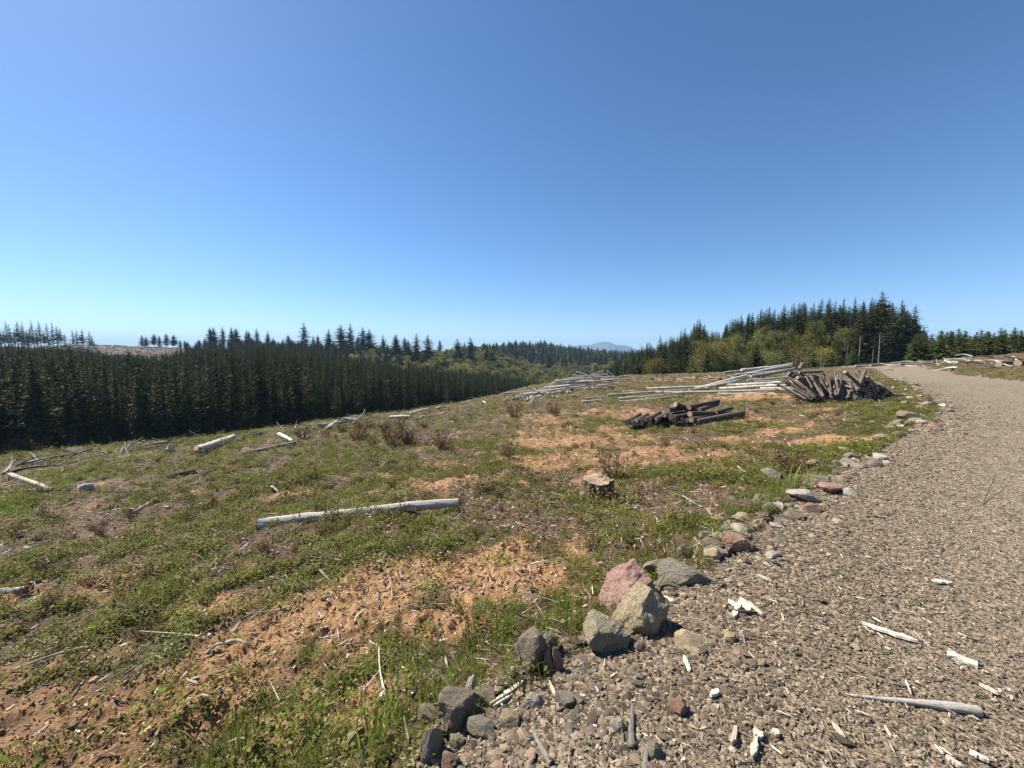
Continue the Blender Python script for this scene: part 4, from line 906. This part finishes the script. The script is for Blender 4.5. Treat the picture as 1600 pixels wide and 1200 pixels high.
# heap of short posts by the road
g = 'short posts heaped by the road'
pb = at(1300, 627); rs = np.random.default_rng(5)
def pp(px, py, dY): return at_depth(px, py, pb[1] + dY)
for k in range(112):   # fanned half
    t = k / 111; bx = 1262 + 66 * t + rs.normal(0, 4); by = 626 - 10 * rs.random() * (.4 + .6 * math.sin(3.1 * t))
    tx = bx - 38 + 48 * t + rs.normal(0, 10); ty = by - rs.uniform(18, 32) - 6 * math.sin(3.1 * t)
    ty = max(ty, 581 + 9 * abs(t - .6))
    p = pp(bx, by, rs.uniform(-.1, .5)); q = pp(tx, ty, .5 + rs.uniform(.1, .9))
    gz = h1(p[0], p[1]); p[2] = max(p[2], gz)
    put_log('fence_post', p, q, rs.uniform(.026, .046), POST[k % 4], 'short grey post leaning in the fanned half of the heap', 'post', g, (1,))
for row in range(11):   # stacked half, sawn ends towards the camera
    for cl in range(15):
        px = 1334 + cl * 5.2 + (row % 2) * 2.6 + rs.normal(0, 2.0) + rs.normal(0, 1.2); py = 628 - row * 4.4 + rs.normal(0, 1)
        if py < 588 + abs(px - 1352) * .62 or rs.random() < .12 or px > 1408: continue
        p = pp(px, py, .0 + .04 * row); q = p + np.array([rs.normal(.26 - .004 * (px - 1332), .2), rs.uniform(.45, .8), rs.uniform(.05, .5) * (1.1 - (px - 1332) / 90)])
        q[2] = max(q[2], h1(q[0], q[1]) + .05)
        put_log('fence_post', p, q, rs.uniform(.045, .066), POST[(row + cl) % 4], 'short grey post with sawn end in the stacked half of the heap', 'post', g, (0, 1))
for (a_, b_, c_, d_, lb) in ((1320, 581, 1338, 597, 'pale post lying crosswise on top of the post heap'), (1343, 602, 1352, 580, 'grey post sticking up at the top of the post heap'), (1375, 622, 1410, 617, 'loose post lying at the right end of the post heap'), (1246, 590, 1262, 600, 'grey broken board at the left end of the post heap'), (1249, 577, 1254, 568, 'small pale stick standing left of the post heap')):
    put_log('fence_post', pp(a_, b_, .2), pp(c_, d_, .5), .07, POST[1], lb, 'post', g, (0, 1))
for k in range(10):
    px = rs.uniform(1228, 1262); p = pp(px, rs.uniform(582, 592), 1.2); q = p + np.array([rs.uniform(.4, .9), rs.uniform(-.3, .3), rs.uniform(-.25, .1)])
    put_log('grey_offcut', p, q, .06, POST[k % 4], 'grey offcut between the pole heap and the post heap', 'offcut', 'offcuts left of the post heap', (0,))
# slash on the right bank
for k in range(60):
    px = rs.uniform(1395, 1610); py = 566 - (px - 1395) * .03 + rs.normal(0, 5) + 4; p = at(px, py); a = rs.uniform(0, 3.14); L = rs.uniform(.5, 2)
    q = p + np.array([math.cos(a) * L, math.sin(a) * L, rs.uniform(0, .35)]); p[2] += .05
    put_log('slash_branch', p, q, rs.uniform(.03, .1), random.choice(STICK + STICKD + STICKW), 'broken branch in the slash on the right hand bank', 'branch', 'slash on the right bank', ())
for px, py, L, lb in ((1560, 573, 1.6, 'root lump lying on the right hand bank'), (1405, 572, 1.8, 'pale log end beside the road end'), (1360, 573, 2.5, 'dark log lying across the end of the road'), (1336, 574, 1.8, 'grey log lying at the left of the road end'), (1590, 572, 1.8, 'dark log at the right picture edge on the bank')):
    p = at(px, py); put_log('bank_log', p + [0, 0, .15], p + np.array([L, .3, .2]), .22 if px > 1500 else .14, (LOGG if px < 1500 else DARK)[0], lb, 'log', None, (0,))
for k in range(40):
    px = rs.uniform(930, 1200); p = at(px, rs.uniform(586, 596)); a = rs.uniform(0, 3.14); L = rs.uniform(.6, 2.4); q = p + np.array([math.cos(a) * L, math.sin(a) * L, rs.uniform(0, .3)])
    put_log('slash_branch', p, q, rs.uniform(.03, .08), random.choice(STICK + STICKD), 'dark branch in the slash before the right hand wood', 'branch', 'slash before the wood', ())
for k in range(70):
    px = rs.uniform(0, 560); py = 728 - px * .135 + rs.normal(3, 6); p = at(px, py); a = rs.uniform(0, 3.14); L = rs.uniform(.3, 1.3); q = p + np.array([math.cos(a) * L, math.sin(a) * L, rs.uniform(-.05, .3)])
    put_log('rim_branch', p, q, rs.uniform(.01, .035), random.choice(STICK + STICKD), 'broken branch strewn along the left rim of the clearing', 'branch', 'branches along the left rim', ())

# stump
sp = at(933, 778); rs = np.random.default_rng(3); r = .23; hh = .29; V = []; n = 28; m_ = 9
for k in range(m_):
    t = k / (m_ - 1); fl = 1 + .55 * (1 - t) ** 3
    for s in range(n):
        a = 2 * math.pi * s / n; rr = r * fl * (1 + .10 * math.cos(5 * a + 1) * (1 - .6 * t) + .05 * math.cos(11 * a) + .03 * rs.normal()); zz = -.1 + (hh + .1) * t + (.02 * math.cos(3 * a + 2) if k == m_ - 1 else 0)
        V.append((rr * math.cos(a), rr * math.sin(a), zz))
Fc = [(k * n + s, k * n + (s + 1) % n, (k + 1) * n + (s + 1) % n, (k + 1) * n + s) for k in range(m_ - 1) for s in range(n)]
so = obj('tree_stump', mesh_np('tree_stump', V, Fc, M['stump_side'])); so.location = sp; tag(so, 'low grey tree stump in the grass before the dead reddish weed', 'stump')
top = [V[(m_ - 1) * n + s] for s in range(n)]; TV = [(0, 0, hh + .005)] + [(a * .5 + .01 * rs.normal(), b * .5 + .01 * rs.normal(), c + .012 * rs.normal()) for a, b, c in top] + top
Tf = [(0, 1 + s, 1 + (s + 1) % n) for s in range(n)] + [(1 + s, 1 + n + s, 1 + n + (s + 1) % n, 1 + (s + 1) % n) for s in range(n)]
obj('cut_top', mesh_np('cut_top', TV, Tf, M['stump_top']), so)
print('logs')

# ------------------------------------------------------------ plants
def grass_tuft(seed, n, hgt, spread, w, bend=.6):
    rs = np.random.default_rng(seed); V = []; Fc = []
    for b in range(n):
        a = rs.uniform(0, 6.28); o = np.array([rs.normal(0, spread * .45), rs.normal(0, spread * .45), -.01]); L = hgt * rs.uniform(.45, 1.15); bd = bend * rs.uniform(.2, 1.2)
        d = np.array([math.cos(a), math.sin(a), 0]); sd = np.array([-d[1], d[0], 0]); i = len(V)
        for t in (0, .4, .75):
            c = o + d * L * bd * t * t + np.array([0, 0, L * (t - .3 * bd * t * t)]); ww = w * (1 - .55 * t) * .5; V += [c - sd * ww, c + sd * ww]
        V.append(o + d * L * bd + np.array([0, 0, L * (1 - .35 * bd)]))
        Fc += [(i, i + 1, i + 3, i + 2), (i + 2, i + 3, i + 5, i + 4), (i + 4, i + 5, i + 6)]
    return V, Fc
def weed_clump(seed, n, rad, hgt, ls):
    rs = np.random.default_rng(seed); V = []; Fc = []
    for b in range(n):
        a = rs.uniform(0, 6.28); q = rad * math.sqrt(rs.random()); z = hgt * rs.uniform(.05, 1) * (1 - .5 * (q / rad) ** 2); c = np.array([math.cos(a) * q, math.sin(a) * q, z])
        a2 = a + rs.normal(0, 1.2); d = np.array([math.cos(a2), math.sin(a2), rs.uniform(-.3, .7)]); d /= np.linalg.norm(d); sd = np.cross(d, [0, 0, 1.0]) + rs.normal(0, .35, 3); sd /= np.linalg.norm(sd); L = ls * rs.uniform(.6, 1.4)
        i = len(V); V += [c, c + d * L * .5 + sd * L * .34, c + d * L, c + d * L * .5 - sd * L * .34]; Fc.append((i, i + 1, i + 2, i + 3))
    return V, Fc
def dead_shrub(seed, n, hgt, rad):
    rs = np.random.default_rng(seed); parts = []
    for b in range(n):
        a = rs.uniform(0, 6.28); q = rad * .35 * rs.random(); o = np.array([math.cos(a) * q, math.sin(a) * q, -.03]); e = o + np.array([math.cos(a) * rad * rs.uniform(.2, 1), math.sin(a) * rad * rs.uniform(.2, 1), hgt * rs.uniform(.5, 1.05)])
        mid_ = (o + e) / 2 + rs.normal(0, .05, 3) * hgt; parts.append(tube([o, mid_, e], [.007 * hgt * 2, .005 * hgt * 2, .003], 3, False))
        for k in range(9):
            t = rs.uniform(.25, 1); p = (o * (1 - t) + e * t) + rs.normal(0, .02, 3); d = rs.normal(0, 1, 3); d[2] -= .3; d /= np.linalg.norm(d); L = .11 * hgt * rs.uniform(.5, 1.6); s_ = np.cross(d, rs.normal(0, 1, 3)); s_ /= np.linalg.norm(s_)
            parts.append(([p, p + d * L * .5 + s_ * L * .2, p + d * L, p + d * L * .5 - s_ * L * .2], [(0, 1, 2, 3)]))
    return join(parts)
def spot(name, me, px, py, s, label, cat, group=None):
    p = at(px, py); o = obj(name, me, None, p); o.scale = (s, s, s); o.rotation_euler = (0, 0, random.uniform(0, 6.28)); return tag(o, label, cat, group)
GT = [mesh_np('grass_tuft', *grass_tuft(k, 46, .10 + .025 * (k % 3), .09, .0042), M['grass']) for k in range(4)]
WD = [mesh_np('weed_clump', *weed_clump(20 + k, 64, .10, .08 + .03 * (k % 3), .020 + .006 * (k % 2)), M['weed']) for k in range(4)]
SG = [mesh_np('sage_clump', *weed_clump(40, 110, .11, .11, .017), M['sage'])]
gsrc = [spot('grass_tuft', GT[k], *q) for k, q in enumerate([(822, 1078, 1.6, 'grassy tuft with long blades left of the tall dark rock', 'grass tuft'), (600, 1150, 1.9, 'dense tall grass tuft near the tan stone', 'grass tuft'), (380, 1180, 1.8, 'bright grass tuft at the lower left edge', 'grass tuft'), (900, 985, 1.5, 'grass tuft beside the olive boulder', 'grass tuft')])]
wsrc = [spot('weed_clump', WD[k], *q) for k, q in enumerate([(470, 1130, 1.5, 'broad leafy weed clump in the lower left middle', 'weed'), (760, 985, 1.5, 'leafy weed clump at the edge of the orange soil', 'weed'), (700, 905, 1.1, 'low weed rosette in the middle of the orange soil', 'weed'), (345, 1085, 1.3, 'round leafy weed on lower left soil', 'weed')])]
ssrc = [spot('sage_weed', SG[0], 250, 1030, 1.4, 'silvery leaved weed on the left soil', 'weed')]
for k, (px, py, s, lb) in enumerate([(640, 1110, 2.2, 'tall dark green grass clump in front of the white spotted rock'), (740, 1015, 2.0, 'dense dark green grass clump on the road edge by the orange bank'), (1250, 760, 2.2, 'grass clump hugging the road edge'), (990, 840, 2.0, 'grass clump above the pink boulder'), (1090, 830, 2, 'grass clump left of the reddish boulder')]):
    spot('grass_clump', GT[k % 4], px, py, s, lb, 'grass clump')
spot('leafy_sprig', WD[1], 838, 1046, 1.0, 'leafy sprig growing before the tall dark rock', 'weed'); spot('leafy_sprig', WD[3], 745, 1068, .9, 'fresh green leaves between pale pointed stone and brown rock', 'weed')
spot('dark_shrub', mesh_np('dark_shrub', *weed_clump(61, 500, .34, .3, .045), M['weed']), 477, 750, 1.0, 'small dark green rounded shrub on the left', 'shrub')
DS = [mesh_np('dead_shrub', *dead_shrub(70 + k, 26, .8, .5), M['bracken']) for k in range(3)]
for k, (px, py, s, lb) in enumerate([(958, 748, .6, 'reddish dead weed clump behind the tree stump'), (1238, 738, .5, 'brown dead grass clump by the pale triangular rock'), (795, 715, .6, 'dark red dead shrub left of the orange mounds'), (1252, 632, .9, 'dark bare shrub left below the post heap'), (690, 700, .7, 'large olive dead shrub right of the bracken patch'), (868, 648, 1.0, 'dead shrub on the orange mound below the far left heap'), (805, 650, 1.1, 'dead shrub below the left end of the far heap')]):
    spot('dead_shrub', DS[k % 3], px, py, s, lb, 'shrub')
for k in range(20):
    spot('bracken_clump', DS[k % 3], random.gauss(590, 50), random.gauss(684, 9), random.uniform(.4, .8), 'brown dead bracken in the patch along the middle rim', 'bracken', 'bracken on the middle rim')

# ground cover over the clearing
def cand(n, r0, r1, a0=-58, a1=58, rcap=8.0):
    th = np.radians(rng.uniform(a0, a1, n)); r = np.exp(rng.uniform(math.log(r0), math.log(r1), n)); k = rng.random(n) < np.minimum(1, (r / rcap) ** 2)
    th, r = th[k], r[k]; return r * np.sin(th), r * np.cos(th), r
def field(n, r0, r1, rcap, dens):
    x, y, r = cand(n, r0, r1, rcap=rcap); s = soil_m(x, y); ok = ~road_mask(x, y) & (sdist(x, y, EL) > -.02) | ((sdist(x, y, ER) < -.3) & (r > 12)); e = sdist(x, y, crest)
    ok &= (e < 3) & (rng.random(len(x)) < dens(x, y, s, r)); x, y, r = x[ok], y[ok], r[ok]; return x, y, full_h(x, y), r
def rots(n, tilt=.25): return np.c_[rng.normal(0, tilt, n), rng.normal(0, tilt, n), rng.uniform(0, 6.28, n)]
edge_boost = lambda x, y: np.exp(-(np.clip(sdist(x, y, EL), 0, 9) / (.6 + .05 * np.hypot(x, y))) ** 2)
x, y, z, r = field(95000, 1.3, 50, 8, lambda x, y, s, r: np.clip(veg_m(x, y, s) * (.35 + .65 * sstep(-.15, .2, fbm(x * 3.2, y * 3.2, 83, 3))) + .03, 0, 1))
scatter('ground_cover', np.c_[x, y, z], rots(len(x)), rng.uniform(.5, 1.15, len(x)) * (1 + np.clip(r - 8, 0, 20) * .03), wsrc + wsrc[:2] , None, 'low green weeds covering the clearing'); print('weeds', len(x))
x, y, z, r = field(70000, 1.3, 50, 9, lambda x, y, s, r: np.clip(.85 * sstep(.02, .45, fbm(x * .45 + 7, y * .45, 91, 4, .6) + 1.0 * edge_boost(x, y) + .06) * (1 - .93 * s), 0, 1))
scatter('grass', np.c_[x, y, z], rots(len(x), .15), rng.uniform(.45, 1.05, len(x)) * (1 + np.clip(r - 8, 0, 20) * .02), gsrc, None, 'short green grass in patches over the clearing'); print('grass', len(x))
x, y, z, r = field(7000, 1.3, 30, 8, lambda x, y, s, r: .35 * sstep(.15, .5, fbm(x * .7 + 3, y * .7, 95, 3)))
scatter('sage_weeds', np.c_[x, y, z], rots(len(x)), rng.uniform(.4, .9, len(x)), ssrc, None, 'silvery weeds dotted over the clearing')
x, y, z, r = field(80000, 1.3, 50, 5, lambda x, y, s, r: .65 - .2 * s)
sc3 = np.c_[rng.gamma(2, .14, len(x)) + .1, rng.uniform(.12, .4, len(x)), rng.uniform(.3, .8, len(x))] * (1 + np.clip(r - 5, 0, 30) * .06)[:, None]
scatter('woody_litter', np.c_[x, y, z + .008], rots(len(x), .3), sc3, srcchips[:8], M['litter'], 'woody litter strewn over the clearing'); print('litter', len(x))
x, y, z, r = field(150000, 1.3, 40, 4, lambda x, y, s, r: .22 + .7 * s)
sz = rng.gamma(1.3, .0030, len(x)) + .002; sz = sz * (1 + np.clip(r - 5, 0, 20) * .07)
SM = [obj('pebble', rock_mesh('pebble', 2100 + k, 1 if k else 2, M['r_grey'], 9), None, (0, 0, 0)) for k in range(6)]
for k, (px, py, lb) in enumerate([(905, 1100, 'small grey pebble in the gravel under the angular stone'), (930, 1060, 'small grey pebble below the olive boulder'), (1000, 1060, 'small pebble left of the white sliver'), (960, 1090, 'pebble among gravel in the lower middle'), (1100, 1060, 'pebble right of the white sliver'), (890, 1140, 'pebble in the gravel at the bottom')]):
    p = at(px, py); SM[k].location = p + np.array([0, 0, .008]); SM[k].scale = (.022, .018, .014); tag(SM[k], lb, 'pebble')
scatter('soil_clods', np.c_[x, y, z], rng.uniform(0, 6.28, (len(x), 3)), sz[:, None] * rng.uniform(.6, 1.2, (len(x), 3)), SM, M['clod'], 'crumbly orange soil clods'); print('clods', len(x))
tsrc = [o for o in COL.objects if o.name.split('.')[0] == 'stick'][:6]
x, y, z, r = field(9000, 1.5, 55, 7, lambda x, y, s, r: .2 + .55 * sstep(.0, .4, fbm(x * .5 + 11, y * .5, 97, 3)))
L = np.minimum(rng.gamma(2.0, .09, len(x)) + .06, .5)
scatter('fallen_twigs', np.c_[x, y, z + .012], np.c_[rng.normal(0, .12, (len(x), 2)), rng.uniform(0, 6.28, len(x))], np.c_[L, L[:, None] * rng.uniform(.010, .022, (len(x), 1)) * np.ones((1, 2))] * (1 + np.clip(r - 6, 0, 30) * .03)[:, None], tsrc, M['litter'], 'thin fallen twigs strewn over the clearing'); print('twigs', len(x))
dsrc = [o for o in COL.objects if o.name.split('.')[0] == 'dead_shrub'][:3]
x, y, z, r = field(3600, 3.5, 50, 9, lambda x, y, s, r: .10 + .5 * sstep(.1, .45, fbm(x * .6 + 19, y * .6, 99, 3)))
scatter('dry_stalks', np.c_[x, y, z], rots(len(x), .3), rng.uniform(.08, .22, len(x)) * (1 + np.clip(r - 8, 0, 30) * .03), dsrc, None, 'dry brown weed stalks over the clearing'); print('stalks', len(x))
x, y, z, r = field(5000, 2.5, 50, 9, lambda x, y, s, r: (1 - s) * .6 * sstep(.12, .4, fbm(x * .7 + 29, y * .7, 101, 3)))
scatter('leafy_weeds', np.c_[x, y, z], rots(len(x), .2), np.c_[rng.uniform(1.2, 2.0, (len(x), 2)), rng.uniform(1.5, 3.2, len(x))], wsrc, None, 'taller leafy weeds in clumps over the clearing')
n = 2600; yy = rng.uniform(190, 335, n); pxx = rng.uniform(120, 310, n); xx = (pxx - CX) / F * yy; L = rng.uniform(.8, 4.5, n)
scatter('clearcut_slash', np.c_[xx, yy, base_h(xx, yy) + .15], np.c_[rng.normal(0, .2, (n, 2)), rng.uniform(0, 6.28, n)], np.c_[L, rng.uniform(.08, .3, (n, 1)) * np.ones((1, 2))], tsrc, M['litter'], 'pale logging slash on the far brown clearcut')
# gravel and wood chips on the road
def road_pts(n, r0, r1, rcap, a0=-30, a1=58, marg=.1):
    x, y, r = cand(n, r0, r1, a0, a1, rcap); ok = inpoly(x, y, RP) | (np.abs(sdist(x, y, EL)) < marg); x, y, r = x[ok], y[ok], r[ok]; return x, y, full_h(x, y), r
x, y, z, r = road_pts(420000, 1.2, 30, 2.6); de = -sdist(x, y, EL)
coarse = np.clip(1.2 - de / 1.5, .16, 1)
keep = rng.random(len(x)) < (.5 + .5 * coarse) * (1 - .62 * np.clip(track_f(x, y), 0, 1)); x, y, z, r, coarse = x[keep], y[keep], z[keep], r[keep], coarse[keep]
sz = (.0028 + rng.gamma(1.4, .0034, len(x)) * coarse) * (1 + np.clip(r - 2.6, 0, 12) * .06)
scatter('gravel', np.c_[x, y, z + sz * .15], rots(len(x), .3), sz[:, None] * np.c_[rng.uniform(.8, 1.5, len(x)), rng.uniform(.7, 1.2, len(x)), rng.uniform(.22, .55, len(x))], SM, M['gravel'], 'loose crushed gravel on the road'); print('gravel', len(x))
x, y, z, r = road_pts(70000, 1.2, 30, 3)
sc3 = np.c_[rng.gamma(2, .14, len(x)) + .08, rng.uniform(.2, .8, len(x)), rng.uniform(.3, 1, len(x))] * (1 + np.clip(r - 3, 0, 12) * .07)[:, None]
rt = np.c_[rng.normal(0, .2, (len(x), 2)), rng.uniform(0, 6.28, len(x))]
scatter('wood_chips', np.c_[x, y, z + .007], rt, sc3 * .36, srcchips[:8], M['chip'], 'pale wood chips strewn over the gravel road'); print('chips', len(x))

# ------------------------------------------------------------ air
V = [(sx, sy, sz_) for sx in (-9300, 9300) for sy in (-9300, 9300) for sz_ in (-110, 290)]
Fc = [(0, 1, 3, 2), (4, 6, 7, 5), (0, 4, 5, 1), (2, 3, 7, 6), (0, 2, 6, 4), (1, 5, 7, 3)]
hm = bpy.data.materials.new('haze'); hm.use_nodes = True; hm.node_tree.nodes.clear()
ho = hm.node_tree.nodes.new('ShaderNodeOutputMaterial'); hv = hm.node_tree.nodes.new('ShaderNodeVolumePrincipled'); hv.inputs['Density'].default_value = 1.35e-4; hv.inputs['Color'].default_value = (.42, .68, 1, 1); hv.inputs['Anisotropy'].default_value = 0.0
hm.node_tree.links.new(hv.outputs[0], ho.inputs['Volume'])
tag(obj('haze', mesh_np('haze', V, Fc, hm)), 'thin blue air over the valley', kind='stuff')
bpy.context.view_layer.update()
